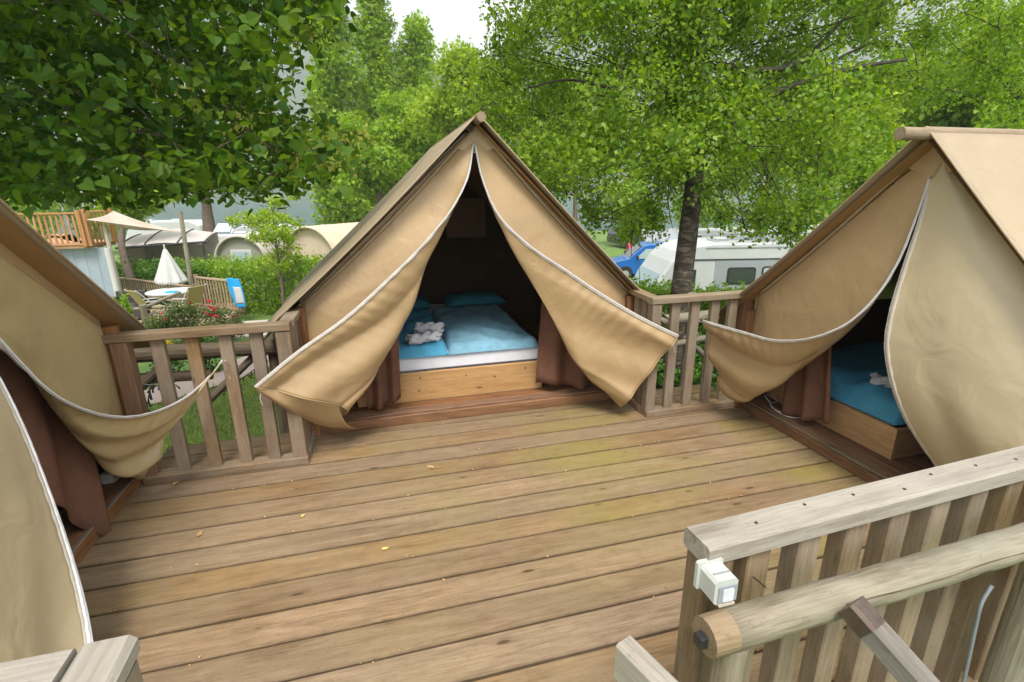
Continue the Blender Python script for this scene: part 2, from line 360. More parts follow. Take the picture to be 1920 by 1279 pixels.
M['dark_car'] = plain('dark_paint', (.035, .03, .035), .3, .1, 3, coat=.5)
M['glass'] = glass_mat('dark_glass', (.045, .055, .055))
M['glass_l'] = glass_mat('pale_glass', (.42, .52, .58))
M['tyre'] = plain('tyre_rubber', (.02, .02, .02), .8, .1, 20)
M['sail'] = plain('beige_sail', (.50, .40, .33), .8, .06, 4)
M['awning'] = plain('grey_awning', (.55, .50, .46), .8, .08, 3)
M['tan_hut'] = plain('tan_awning', (.62, .50, .36), .8, .07, 3)
M['olive_hut'] = plain('olive_gable', (.32, .32, .25), .8, .08, 3)
M['white_cloth'] = plain('white_cloth', (.58, .58, .56), .85, .05, 5)
M['pale_cloth'] = plain('pale_blue_fabric', (.34, .40, .46), .8, .06, 4)
M['wicker'] = plain('dark_wicker', (.06, .05, .05), .7, .5, 60, bump=.5)
M['blue_towel'] = plain('sky_blue_towel', (.02, .36, .78), .9, .08, 9)
M['pink'] = plain('pink_cloth', (.75, .10, .16), .85, .1, 9)
M['stone'] = plain('concrete_step', (.50, .44, .38), .85, .15, 9, bump=.2)
M['red_fl'] = plain('red_petals', (.55, .02, .02), .6, .25, 30)
M['yel_fl'] = plain('yellow_petals', (.85, .62, .02), .6, .15, 30)
M['grass'] = leaf_mat('grass_blades', (.15, .22, .04), (.26, .34, .07), (.42, .46, .14), trans=.4)
M['linden'] = leaf_mat('linden_leaf', (.020, .075, .009), (.065, .16, .016), (.23, .33, .035), trans=.52, rough=.5, spec=.25)
M['bract'] = leaf_mat('linden_bract', (.30, .36, .06), (.42, .46, .10), (.52, .55, .15), trans=.4)
M['birch'] = leaf_mat('birch_leaf', (.075, .16, .016), (.185, .335, .032), (.39, .51, .075), trans=.52)
M['lime'] = leaf_mat('lime_leaf', (.12, .22, .015), (.28, .43, .035), (.50, .62, .09), trans=.45)
M['poplar'] = leaf_mat('poplar_leaf', (.10, .20, .015), (.24, .41, .032), (.45, .60, .075), trans=.48)
M['hedge'] = leaf_mat('hedge_leaf', (.03, .09, .012), (.07, .18, .02), (.15, .29, .035), trans=.3)
M['hedge_l'] = leaf_mat('light_hedge_leaf', (.10, .21, .015), (.20, .36, .03), (.33, .47, .05), trans=.4)
M['bush'] = leaf_mat('bush_leaf', (.05, .10, .02), (.12, .18, .045), (.25, .28, .09), trans=.3)
M['bark'] = plain('grey_bark', (.13, .10, .075), .9, .4, 14, bump=.8)
M['bark_d'] = plain('dark_bark', (.06, .05, .038), .9, .5, 14, bump=.8)
M['dry'] = plain('fallen_leaf', (.48, .31, .13), .7, .2, 30)
M['dry_y'] = plain('yellow_fallen_leaf', (.62, .55, .17), .7, .2, 30)
# birch bark: pale, with dark horizontal bands and fissures
m, nt, b, out = new_mat('birch_bark'); L = nt.links
g_ = N(nt, 'ShaderNodeNewGeometry'); mp_ = N(nt, 'ShaderNodeMapping'); mp_.inputs['Scale'].default_value = (2.4, 2.4, 9); L.new(g_.outputs['Position'], mp_.inputs[0])
n_ = N(nt, 'ShaderNodeTexNoise', Scale=2.4, Detail=8, Roughness=.72, Distortion=.6); L.new(mp_.outputs[0], n_.inputs['Vector'])
c_ = ramp(nt, [(.40, (.022, .017, .012)), (.53, (.075, .058, .04)), (.61, (.17, .14, .11)), (.70, (.40, .36, .31))], n_.outputs['Fac']); L.new(c_.outputs[0], b.inputs['Base Color'])
b.inputs['Roughness'].default_value = .85; bp_ = N(nt, 'ShaderNodeBump', Strength=.9, Distance=.03); L.new(n_.outputs['Fac'], bp_.inputs['Height']); L.new(bp_.outputs[0], b.inputs['Normal'])
M['birch_bark'] = m
# ground: grass, worn earth
m, nt, b, out = new_mat('lawn'); L = nt.links
g_ = N(nt, 'ShaderNodeNewGeometry'); n_ = N(nt, 'ShaderNodeTexNoise', Scale=1.4, Detail=8, Roughness=.65); L.new(g_.outputs['Position'], n_.inputs['Vector'])
n2_ = N(nt, 'ShaderNodeTexNoise', Scale=30, Detail=4, Roughness=.7); L.new(g_.outputs['Position'], n2_.inputs['Vector'])
c_ = mixc(nt, .5, ramp(nt, [(.3, (.06, .12, .02)), (.55, (.14, .25, .04)), (.75, (.28, .30, .10))], n_.outputs['Fac']).outputs[0], ramp(nt, [(.3, (.05, .10, .015)), (.7, (.16, .25, .045))], n2_.outputs['Fac']).outputs[0])
L.new(c_, b.inputs['Base Color']); b.inputs['Roughness'].default_value = .95; M['lawn'] = m
# path: pinkish pavers
m, nt, b, out = new_mat('path_paving'); L = nt.links
g_ = N(nt, 'ShaderNodeNewGeometry'); br = N(nt, 'ShaderNodeTexBrick', Scale=5.0); L.new(g_.outputs['Position'], br.inputs['Vector'])
br.inputs['Color1'].default_value = (.54, .37, .31, 1); br.inputs['Color2'].default_value = (.62, .46, .39, 1); br.inputs['Mortar'].default_value = (.36, .28, .23, 1)
br.inputs['Mortar Size'].default_value = .012
n_ = N(nt, 'ShaderNodeTexNoise', Scale=3, Detail=6); L.new(g_.outputs['Position'], n_.inputs['Vector'])
L.new(mixc(nt, n_.outputs['Fac'], br.outputs[0], (.52, .42, .36)), b.inputs['Base Color']); b.inputs['Roughness'].default_value = .9; M['path'] = m
m, nt, b, out = new_mat('gravel_lane'); L = nt.links
g_ = N(nt, 'ShaderNodeNewGeometry'); n_ = N(nt, 'ShaderNodeTexNoise', Scale=6, Detail=8, Roughness=.7); L.new(g_.outputs['Position'], n_.inputs['Vector'])
L.new(ramp(nt, [(.3, (.30, .27, .23)), (.7, (.46, .43, .38))], n_.outputs['Fac']).outputs[0], b.inputs['Base Color']); b.inputs['Roughness'].default_value = .95; M['gravel'] = m
# lake
m, nt, b, out = new_mat('lake_water'); L = nt.links
b.inputs['Base Color'].default_value = (.045, .10, .10, 1); b.inputs['Roughness'].default_value = .22; b.inputs['IOR'].default_value = 1.33
g_ = N(nt, 'ShaderNodeNewGeometry'); n_ = N(nt, 'ShaderNodeTexNoise', Scale=.9, Detail=4); L.new(g_.outputs['Position'], n_.inputs['Vector'])
bp_ = N(nt, 'ShaderNodeBump', Strength=.35, Distance=.12); L.new(n_.outputs['Fac'], bp_.inputs['Height']); L.new(bp_.outputs[0], b.inputs['Normal']); M['lake'] = m
# wooded mountain
m, nt, b, out = new_mat('wooded_slope'); L = nt.links
g_ = N(nt, 'ShaderNodeNewGeometry'); n_ = N(nt, 'ShaderNodeTexNoise', Scale=.02, Detail=9, Roughness=.7); L.new(g_.outputs['Position'], n_.inputs['Vector'])
L.new(ramp(nt, [(.32, (.02, .04, .018)), (.55, (.045, .085, .03)), (.75, (.10, .12, .07))], n_.outputs['Fac']).outputs[0], b.inputs['Base Color']); b.inputs['Roughness'].default_value = 1; b.inputs['Specular IOR Level'].default_value = 0
M['hill'] = m

# ------------------------------------------------------------------ the setting: terrain, lake, mountains, path
def ground_z(x, y):
    x = np.asarray(x, float); y = np.asarray(y, float)
    z = np.interp(y, [-30, 4, 6, 8, 10, 12.5, 17, 25, 45, 68, 82, 140], [-.5, -.65, -.8, -1.05, -1.42, -1.86, -2.02, -2.7, -3.2, -3.9, -5.4, -9])
    z = z-.90*sm(4.5, 8.5, x)*sm(6, 12, y)*(1-sm(18, 30, y))
    z = z+.05*np.sin(x*1.1+.3*y)*np.cos(y*.7)
    return z
xs = np.concatenate([np.linspace(-160, -16, 25), np.linspace(-15, 22, 75), np.linspace(23, 200, 30)])
ys = np.concatenate([np.linspace(-30, 0, 8), np.linspace(1, 30, 60), np.linspace(31, 140, 56)])
gx_, gy_ = np.meshgrid(xs, ys, indexing='ij')
mb = MB(); mb.grid(np.stack([gx_, gy_, ground_z(gx_, gy_)], 2)); tag(mb.build('ground', M['lawn'], smooth=True, origin=(0, 0, 0)), kind='structure')
mb = MB(); mb.add([(-2000, 60, -4.6), (2300, 60, -4.6), (2300, 900, -4.6), (-2000, 900, -4.6)], [(0, 1, 2, 3)]); tag(mb.build('lake', M['lake'], origin=(0, 0, 0)), kind='structure')
def hill(name, y0, depth, x0, x1, prof, seed):
    rs = np.random.default_rng(seed); nx, ny = 220, 46
    X = np.linspace(x0, x1, nx); top = np.interp(X, [p[0] for p in prof], [p[1] for p in prof])
    for k in range(1, 7):
        top = top+rs.uniform(8, 16)/k*np.sin(X*rs.uniform(.004, .009)*k+rs.uniform(0, 6))
    G = np.zeros((nx, ny, 3))
    for j in range(ny):
        t = j/(ny-1); h = top*np.sin(min(t*1.25, 1)*math.pi/2)**1.15 if t < .8 else top*(1-.5*((t-.8)/.2)**2)
        rough = rs.normal(0, 1, nx)*(3.0+4*t)*(t > .03)
        gul = 10*t*np.sin(X*.013+t*5+np.sin(X*.004)*3)
        G[:, j, 0] = X; G[:, j, 1] = y0+t*depth+14*np.sin(X*.006); G[:, j, 2] = -7+h+rough+gul
    mb = MB(); mb.grid(G); tag(mb.build(name, M['hill'], origin=(0, y0, -7)), kind='structure')
hill('hills', 520, 620, -1900, 2300, [(-1900, 330), (-700, 330), (-160, 300), (0, 292), (60, 250), (140, 215), (210, 235), (320, 300), (520, 380), (900, 430), (2300, 400)], 3)

def atg(px, py):
    d = _ray(px, py); t = 2.0
    for _ in range(4000):
        p = CAM+d*t
        if p[2] < float(ground_z(p[0], p[1])): break
        t += .03
    return p
# path and lane lie a few millimetres above the lawn
def strip(name, pts, half, mat, lift=.012):
    P = curve(pts, 40); T = np.gradient(P, axis=0); T /= np.linalg.norm(T, axis=1)[:, None]; S = np.c_[T[:, 1], -T[:, 0]]
    G = np.zeros((40, 9, 3))
    for j in range(9):
        q = P+S*((j/8*2-1)*half); G[:, j, :2] = q; G[:, j, 2] = ground_z(q[:, 0], q[:, 1])+lift
    mb = MB(); mb.grid(G); return tag(mb.build(name, mat, origin=(0, 0, 0)), kind='structure')
PATH = [atg(*q)[:2] for q in ((150, 765), (250, 752), (340, 730), (420, 705), (500, 672), (560, 640), (600, 618))]
strip('path', PATH, .62, M['path'], .02)
strip('lane', [(-30, 27), (-8, 27.5), (6, 29), (16, 30), (40, 31)], 2.0, M['gravel'], .03)

# ------------------------------------------------------------------ deck
XL, XR = -1.58, 2.93
deck = thing('wooden_deck', 'weathered brown plank deck between the three tan canvas tents', 'deck', (.67, 2.3, -.6))
PITCHB = .1856
bl = MB(); bl.beam(V(-2.28, 0, -.014), V(2.28, 0, -.014), PITCHB-.0105, .028, ch=.004, off=0)
board_me = local_mesh('board', bl, M['deck'])
k0 = -7
for k in range(k0, 10):
    y = 2.018+PITCHB*(k+.5)
    o = place('board', board_me, deck, (.68+random.uniform(-.01, .01), y, random.uniform(-.0015, .0015)), random.uniform(-.0006, .0006))
jm = MB(); jm.beam(V(0, -1.6, -.105), V(0, 1.58, -.105), .06, .15, off=0); jo = local_mesh('joist', jm, M['log_dark'])
for x in np.linspace(-1.5, 2.85, 8): place('joist', jo, deck, (x, 2.28, 0))
mb = MB(); mb.beam(V(-1.6, 3.885, -.11), V(2.95, 3.885, -.11), .04, .19); mb.build('fascia', M['log_dark'], deck)
mb = MB(); mb.beam(V(-1.6, .70, -.11), V(2.95, .70, -.11), .03, .19); mb.build('fascia', M['rail'], deck)
for x in (-1.5, .68, 2.85):
    for y in (.8, 2.3, 3.8):
        mb = MB(); mb.beam(V(x, y, -.18), V(x, y, ground_z(x, y)-.1), .1, .1, upv=(1, 0, 0)); mb.build('footing_post', M['log_dark'], deck)

# ------------------------------------------------------------------ tents
def wrinkle(G, seed=0, amp=.019, ripples=.004):
    rs = np.random.default_rng(seed); nu, nv = G.shape[:2]
    u = np.linspace(0, 1, nu)[:, None]; v = np.linspace(0, 1, nv)[None, :]
    n = grid_normals(G)
    ph = rs.uniform(0, 6, 6); cr = lambda x: (1-np.abs(np.sin(x)))**1.5*2-.7
    d = amp*sm(.30, .95, u)*(1.2*cr(math.pi*(2.6*v+.30*np.sin(4*u+ph[0]))+ph[1])+.6*np.sin(2*math.pi*(4.1*v-.9*u)+ph[2]))*sm(.2, .55, v)*(1-.8*sm(.93, 1, v))
    d = d+amp*.5*np.sin(2*math.pi*(2.2*u+.6*v)+ph[3])*np.sin(math.pi*v)*sm(0, .2, u)
    d = d+amp*.55*cr(math.pi*(3.2*u+1.8*v)+ph[5])*sm(.35, .7, u)*np.sin(math.pi*v)
    d = d+ripples*np.sin(2*math.pi*(19*u+.9*np.sin(9*u))+ph[4])*np.power(v, 6)*sm(.05, .3, u)*(1-sm(.97, 1, v))
    return G+n*d[:, :, None]
def zipper(flap, G, mat, w=.020, teeth=False, lift=.004):
    """cloth tape along the free edge G[:, -1] with the coil on its rim"""
    E_ = G[:, -1]; I_ = G[:, -3]; n = grid_normals(G)[:, -2]; n[:2] = n[2]
    Ec, Ic, nc = curve(E_, 130), curve(I_, 130), curve(n, 130) if False else np.stack([np.interp(np.linspace(0, 1, 130), np.linspace(0, 1, len(n)), n[:, k]) for k in range(3)], 1)
    inn = Ic-Ec; inn /= np.linalg.norm(inn, axis=1)[:, None]+1e-9
    taper = np.clip(np.linspace(0, 1, 130)*14, .35, 1)[:, None]
    T = np.stack([Ec-inn*.004+nc*lift, Ec+inn*w*.5*taper+nc*(lift+.001), Ec+inn*w*taper+nc*lift, Ec+inn*w*taper-nc*lift, Ec+inn*w*.5*taper-nc*(lift+.001), Ec-inn*.004-nc*lift, Ec-inn*.004+nc*lift], 1)
    mb = MB(); mb.grid(T); zt = mb.build('zipper', M['zip'], flap, smooth=True)
    mb = MB(); mb.tube(Ec-inn*.005, .0042 if not teeth else .008, n=8, wob=.18)
    if teeth:
        P, Q = curve(Ec, 300), curve(inn, 300); T_ = np.gradient(P, axis=0); T_ /= np.linalg.norm(T_, axis=1)[:, None]
        for p, t, q in zip(P, T_, Q): mb.beam(p-q*.002, p-q*.022, .0046, .010, upv=t, ch=0)
    else:
        mb.tube(Ec-inn*.001+nc*(lift+.002), .0022, n=5)
    mb.build('coil', mat, flap, smooth=not teeth)
    return zt
def pulled_flap(tent, A, B, C, mat, seed, zmat, end=None, side=None, zr=.009):
    G = loft([A, B, C], 110, 72, linear=(0,))
    G = wrinkle(G, seed=seed)
    mb = MB(); mb.grid(G); o = mb.build('front_flap', mat, tent, smooth=True, thick=.004)
    zipper(o, G, zmat)
    tp = G[-1, -1]; tc2 = MB(); tc2.tube(curve([tp, tp+V(.01, .03, -.02), tp+V(-.005, .07, -.01), tp+V(.012, .10, -.06), tp+V(.004, .06, -.10), tp+V(.015, .05, -.15)], 20), .003, n=6); tc2.build('tie_cord', M['zip'], o, smooth=True)
    hm = MB(); hm.tube(G[-1, :], .006, n=6, flat=.6); hm.build('hem', mat, o, smooth=True)
    return o, G
def roof_sheet(tent, name, r0, r1, e0, e1, mat, sag=.05, seed=0, thick=.006, hem=True):
    """r0-r1 along the ridge, e0-e1 along the eave"""
    nu, nv = 26, 20; rs = np.random.default_rng(seed); ph = rs.uniform(0, 6, 4)
    u = np.linspace(0, 1, nu)[:, None, None]; v = np.linspace(0, 1, nv)[None, :, None]
    G = (r0*(1-u)+r1*u)*(1-v)+(e0*(1-u)+e1*u)*v
    n = nrm(np.cross(np.asarray(r1)-r0, np.asarray(e0)-r0)); n = n if n[2] > 0 else -n
    d = -sag*np.sin(math.pi*v)*(.6+.4*np.sin(math.pi*u))+.008*np.sin(9*u+2*v+ph[0])*np.sin(math.pi*v)+.005*np.sin(23*u+ph[1])*v
    G = G+n*d
    mb = MB(); mb.grid(G); o = mb.build(name, mat, tent, smooth=True, thick=thick)
    if hem:
        h = MB(); h.tube(G[0], .0075, n=8, flat=.8); h.build('hem', mat, o, smooth=True)
    # seams
    for f in (.36, .72):
        i = int(f*(nu-1)); s_ = MB(); q = G[i]+n*.004; s_.tube(q, .010, n=6, flat=.25, upv=n); s_.build('seam', mat, o, smooth=True)
    return o
def drape(tent, top0, top1, bot0, bot1, folds, depth, mat, name='curtain', seed=0, nrm_dir=(0, 1, 0)):
    nu, nv = 60, 16; rs = np.random.default_rng(seed); ph = rs.uniform(0, 6)
    G = np.zeros((nu, nv, 3)); nd = nrm(nrm_dir)
    for i in range(nu):
        u = i/(nu-1)
        for j in range(nv):
            v = j/(nv-1); p = (np.asarray(top0)*(1-u)+np.asarray(top1)*u)*(1-v)+(np.asarray(bot0)*(1-u)+np.asarray(bot1)*u)*v
            w = depth*math.sin(2*math.pi*folds*u+ph+.5*v)*(.5+.5*v)
            G[i, j] = p+nd*w+V(0, 0, .02*math.sin(5*u+ph)*v)
    mb = MB(); mb.grid(G); return mb.build(name, mat, tent, smooth=True, thick=.003)

def tent_shell(tent, o, ax, out_, half, wall, ridge_h, depth, over=.30, eave_out=.32, slopeL=None, roff=0.0, pole_out=.12, gable_mat=None, roof_mats=None, back_window=False, seed=0):
    """o: floor centre of the front; ax: unit along the front; out_: unit pointing into the tent (ridge direction)"""
    o = np.asarray(o, float); z = V(0, 0, 1)
    rz = ridge_h
    r0 = o-out_*over+z*rz+ax*roff; r1 = o+out_*(depth+.15)+z*rz+ax*roff
    sl = (rz-wall)/half
    for s_, sl_ in ((-1, slopeL[0] if slopeL else sl), (1, slopeL[1] if slopeL else sl)):
        e0 = o-out_*over+ax*s_*(half+eave_out)+z*(rz-sl_*(half+eave_out-roff*s_)); e1 = e0+out_*(depth+over+.15)
        roof_sheet(tent, 'roof', r0+z*.03, r1+z*.03, e0+z*.03, e1+z*.03, M['roof'], sag=.03, seed=seed+s_)
        # lining just below and the rafter pole that carries the front
        n = MB(); a0 = r0-z*.03+out_*.02; a1 = r1-z*.03; b0 = e0-z*.03+out_*.02; b1 = e1-z*.03
        n.add([a0, a1, b1, b0], [(0, 1, 2, 3)]); n.build('roof_lining', M['roof_in'], tent)
        p0 = o+out_*.04+ax*roff+z*(rz-.10); p1 = o+out_*.04+ax*s_*half+z*(rz-.10-sl_*(half-roff*s_))
        n = MB(); n.cyl(p0, p1, .016, n=10); n.build('rafter', M['red_wood'], tent, smooth=False)
        # strip of front wall between the flap and the roof
        h1_ = rz-sl_*(half-roff*s_); q0 = o+ax*roff+out_*.014+z*(rz-.012); q1 = o+ax*s_*half+out_*.014+z*(h1_-.012)
        n = MB(); n.add([q0, q1, q1-z*.24, q0-z*.13], [(0, 1, 2, 3)]); n.build('front_wall', gable_mat or M['canvas'], tent, thick=.004)
        # side wall, vertical
        w0 = o+ax*s_*half; w1 = w0+out_*depth; hgt = rz-.06-sl_*half
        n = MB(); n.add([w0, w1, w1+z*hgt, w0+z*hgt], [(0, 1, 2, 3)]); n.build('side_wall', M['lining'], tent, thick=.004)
        n = MB(); n.beam(w0-out_*.03+ax*s_*.0, w0-out_*.03+z*hgt, .07, .07, upv=out_); n.build('corner_post', M['red_wood'], tent)
    # ridge pole that sticks out
    n = MB(); n.cyl(r0-out_*pole_out-z*.004, r1-z*.004, .032, n=16, wob=.03); n.build('ridge_pole', M['ridge'], tent, smooth=False)
    # the gable cloth above the start of the zip
    q = o-out_*.012+ax*roff+z*(rz-.015)
    n = MB(); n.add([q, q-ax*.16-z*(.16*sl+.015), q-z*.20-ax*.02, q-z*.20+ax*.02, q+ax*.16-z*(.16*sl+.015)], [(0, 1, 2, 3, 4)]); n.build('gable', gable_mat or M['canvas'], tent, thick=.004)
    # back wall
    q = o+out_*depth; slm = sl
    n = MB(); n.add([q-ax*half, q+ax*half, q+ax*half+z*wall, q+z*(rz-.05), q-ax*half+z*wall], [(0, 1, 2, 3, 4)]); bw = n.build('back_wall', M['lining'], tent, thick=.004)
    # floor of the tent and its sill
    n = MB(); n.add([o+ax*-half+z*.075, o+ax*half+z*.075, o+ax*half+out_*depth+z*.075, o-ax*half+out_*depth+z*.075], [(0, 1, 2, 3)]); n.build('floor', M['red_wood'], tent)
    return bw

# ---- the middle tent (front faces the viewer)
CT = V(.735, 3.80, 0)
tc = thing('canvas_tent', 'tan canvas ridge tent in the middle with both front flaps pulled open', 'tent', CT, 'canvas tents around the deck')
AX, OUT = V(1, 0, 0), V(0, 1, 0)
def slopes(rdg, l, r, k): return (rdg[2]-l[2])/abs(rdg[k]-l[k]), (rdg[2]-r[2])/abs(rdg[k]-r[k])
rg = aty(896, 213, 3.66); l_, r_ = aty(543, 573, 3.66), aty(1198, 540, 3.66)
bwc = tent_shell(tc, CT, AX, OUT, 1.30, 1.05, rg[2]-.03, 2.55, over=.14, slopeL=slopes(rg, l_, r_, 0), roff=rg[0]-CT[0], seed=1)
# back window: pale roll-up blind behind mesh
n = MB(); wq = CT+OUT*2.50+V(.10, 0, 1.22); n.add([wq, wq+V(.52, 0, 0), wq+V(.52, 0, .50), wq+V(0, 0, .50)], [(0, 1, 2, 3)]); wb = n.build('window', plain('window_blind', (.30, .17, .12), .9, .15, 5), tc, thick=.01)
for a_, b_ in ((V(0, 0, 0), V(.52, 0, 0)), (V(0, 0, .5), V(.52, 0, .5)), (V(0, 0, 0), V(0, 0, .5)), (V(.52, 0, 0), V(.52, 0, .5))):
    n = MB(); n.beam(wq+a_-V(0, .015, 0), wq+b_-V(0, .015, 0), .03, .02, upv=(0, 1, 0)); n.build('window_frame', M['lining'], wb)
# sill boards
n = MB(); n.beam(V(-.56, 3.775, .040), V(2.03, 3.775, .040), .03, .078); n.build('sill', M['red_wood'], tc)
for i, yy in enumerate((3.83, 3.925, 4.02)):
    n = MB(); n.beam(V(-.55, yy, .086), V(2.02, yy, .086), .09, .018, ch=.003); n.build('floor_board', M['red_wood'], tc)
apex = V(.755, 3.80, 2.19)
A = [apex, aty(563, 578, 3.80), V(-.57, 3.78, .55), V(-.54, 3.74, .10)]
C = [aty(888, 270, 3.775), aty(876, 335, 3.70), aty(850, 388, 3.62), aty(800, 452, 3.55), aty(730, 522, 3.45), aty(640, 602, 3.34), aty(560, 658, 3.265), aty(478, 725, 3.21)]
B = [aty(887, 280, 3.77), aty(862, 365, 3.69), aty(828, 440, 3.63), aty(798, 500, 3.60), aty(770, 570, 3.58), aty(738, 640, 3.53), aty(700, 712, 3.46), aty(650, 768, 3.38)]
fl, GL = pulled_flap(tc, A, B, C, M['canvas'], 11, M['zip_w'])
# trailing corner of the hem lying on the deck
e_ = GL[-1, 40:][::-1]
n = MB(); n.grid(loft([e_, [aty(481, 731, 3.215), aty(555, 770, 3.30), aty(612, 792, 3.40), aty(650, 795, 3.46)], [aty(482, 733, 3.23), aty(552, 776, 3.34), aty(610, 800, 3.47), aty(668, 805, 3.58)]], 34, 14)); n.build('hem_corner', M['canvas'], fl, smooth=True, thick=.004)
A = [apex, aty(1178, 548, 3.80), V(2.04, 3.78, .55), V(2.02, 3.74, .10)]
C = [aty(891, 270, 3.775), aty(905, 335, 3.70), aty(938, 408, 3.62), aty(985, 455, 3.56), aty(1060, 507, 3.48), aty(1150, 566, 3.37), aty(1220, 605, 3.28), aty(1272, 630, 3.22)]
B = [aty(892, 280, 3.77), aty(915, 370, 3.69), aty(948, 440, 3.63), aty(998, 530, 3.58), aty(1048, 622, 3.55), aty(1088, 685, 3.51), aty(1128, 728, 3.47), aty(1162, 765, 3.42)]
fl, GR = pulled_flap(tc, A, B, C, M['canvas'], 12, M['zip_w'])
for side, wt, ap in ((-1, aty(563, 578, 3.78), apex), (1, aty(1178, 548, 3.78), apex)):
    n = MB(); n.tube(curve([ap+V(.05*side, -.02, -.01), (ap+wt)/2+V(0, -.02, -.015), wt], 24), .010, n=6); n.build('wall_hem', M['roof'], tc, smooth=True)
# cross pole under the ridge
n = MB(); n.cyl(V(.70, 3.72, 2.215), V(.70, 6.3, 2.215), .03, n=10); n.build('inner_ridge', M['log_dark'], tc)
# curtains
drape(tc, aty(745, 560, 3.84), aty(680, 560, 3.84), aty(752, 752, 3.84), aty(690, 768, 3.84), 2.2, .03, M['curtain'], seed=2)
drape(tc, aty(1020, 520, 3.84), aty(1130, 560, 3.84), aty(1006, 722, 3.84), aty(1128, 728, 3.86), 2.4, .035, M['curtain'], seed=3)

# ---- the tent on the right (front faces left)
RTc = V(2.92, 2.06, 0)
tr_ = thing('canvas_tent', 'tan canvas ridge tent at right edge with its near flap hanging down', 'tent', RTc, 'canvas tents around the deck')
AXr, OUTr = V(0, 1, 0), V(1, 0, 0)
rg = atx(1738, 238, 2.78); l_, r_ = atx(1920, 472, 2.78), atx(1395, 541, 2.78)
tent_shell(tr_, RTc, AXr, OUTr, 1.28, 1.0, rg[2]-.03, 2.55, over=.14, slopeL=slopes(rg, l_, r_, 1), roff=rg[1]-RTc[1], pole_out=.17, seed=5)
n = MB(); n.beam(V(2.905, .80, .035), V(2.905, 3.33, .035), .03, .068); n.build('sill', M['red_wood'], tr_)
n = MB(); n.beam(V(2.925, .80, .078), V(2.925, 3.33, .078), .032, .018); n.build('sill_edge', M['rail'], tr_)
for i, xx in enumerate((3.0, 3.1, 3.2, 3.3)):
    n = MB(); n.beam(V(xx, .79, .082), V(xx, 3.33, .082), .094, .016, ch=.003); n.build('floor_board', M['red_wood'], tr_)
apr = V(2.92, 2.17, 1.985)
A = [apr, atx(1424, 552, 2.92), V(2.92, 3.33, .5), V(2.90, 3.29, .06)]
C = [atx(1743, 336, 2.90), atx(1716, 415, 2.86), atx(1680, 500, 2.80), atx(1640, 560, 2.74), atx(1590, 606, 2.67), atx(1530, 632, 2.60), atx(1460, 639, 2.54), atx(1390, 622, 2.49), atx(1318, 601, 2.455)]
B = [atx(1741, 345, 2.90), atx(1706, 438, 2.86), atx(1662, 535, 2.81), atx(1612, 600, 2.78), atx(1560, 645, 2.75), atx(1500, 690, 2.72), atx(1445, 730, 2.70), atx(1400, 752, 2.72), atx(1372, 748, 2.76)]
fl, G_ = pulled_flap(tr_, A, B, C, M['canvas'], 13, M['zip_w'])
n = MB(); n.tube(curve([apr+V(-.02, .05, -.01), (apr+atx(1424, 552, 2.92))/2+V(-.02, 0, -.01), atx(1424, 552, 2.90)], 24), .010, n=6); n.build('wall_hem', M['roof'], tr_, smooth=True)
zc = rg[2]-.08-slopes(rg, *[atx(1920, 472, 2.78), atx(1395, 541, 2.78)], 1)[0]*(rg[1]-.80)
A = [apr, V(2.92, .80, zc), V(2.92, .78, zc*.5), V(2.92, .78, .04)]
C = [atx(1746, 336, 2.90), atx(1722, 420, 2.85), atx(1692, 510, 2.79), atx(1669, 590, 2.74), atx(1661, 640, 2.72), atx(1670, 710, 2.72), atx(1700, 790, 2.75), atx(1735, 845, 2.79), atx(1757, 877, 2.82), V(2.86, 1.74, .06)]
mid = [apr+V(-.01, -.05, -.05), V(2.84, 1.78, 1.45), V(2.78, 1.50, 1.0), V(2.74, 1.30, .55), V(2.80, 1.25, .05)]
G_ = wrinkle(loft([A, mid, C], 50, 36, linear=(0,)), seed=14, amp=.007, ripples=.003)
n = MB(); n.grid(G_); o = n.build('front_flap', M['canvas_lit'], tr_, smooth=True, thick=.004); zipper(o, G_, M['zip_w'])
drape(tr_, atx(1485, 610, 2.99), atx(1565, 600, 2.99), atx(1470, 772, 2.99), atx(1560, 800, 2.97), 2.3, .04, M['curtain'], seed=6, nrm_dir=(1, 0, 0))

# ---- the tent on the left (front faces right)
LTc = V(-1.60, 2.10, 0)
tl = thing('canvas_tent', 'khaki canvas ridge tent at left edge, brown curtain in its opening', 'tent', LTc, 'canvas tents around the deck')
AXl, OUTl = V(0, 1, 0), V(-1, 0, 0)
l_, r_ = atx(0, 368, -1.47), atx(264, 608, -1.47); sl_l = (l_[2]-r_[2])/(r_[1]-l_[1])
tent_shell(tl, LTc, AXl, OUTl, 1.30, 1.02, l_[2]+sl_l*(l_[1]-2.10)-.03, 2.55, over=.13, slopeL=(sl_l, sl_l), seed=8)
n = MB(); n.beam(V(-1.60, .80, .035), V(-1.60, 3.36, .035), .03, .066); n.build('sill', M['red_wood'], tl)
n = MB(); n.beam(V(-1.605, .80, .076), V(-1.605, 3.36, .076), .030, .016); n.build('sill_edge', M['rail'], tl)
for i, xx in enumerate((-1.67, -1.77, -1.87)):
    n = MB(); n.beam(V(xx, .80, .080), V(xx, 3.36, .080), .094, .016, ch=.003); n.build('floor_board', M['red_wood'], tl)
apl = V(-1.60, 2.10, 2.02)
A = [apl, atx(195, 618, -1.60), V(-1.60, 3.38, .5), V(-1.585, 3.34, .07)]
C = [apl+V(.01, 0, -.05), V(-1.57, 2.22, 1.60), atx(0, 640, -1.52), atx(50, 692, -1.49), atx(100, 738, -1.45), atx(165, 771, -1.40), atx(230, 783, -1.34), atx(300, 770, -1.25), atx(350, 745, -1.16), atx(390, 710, -1.07), atx(415, 676, -.985)]
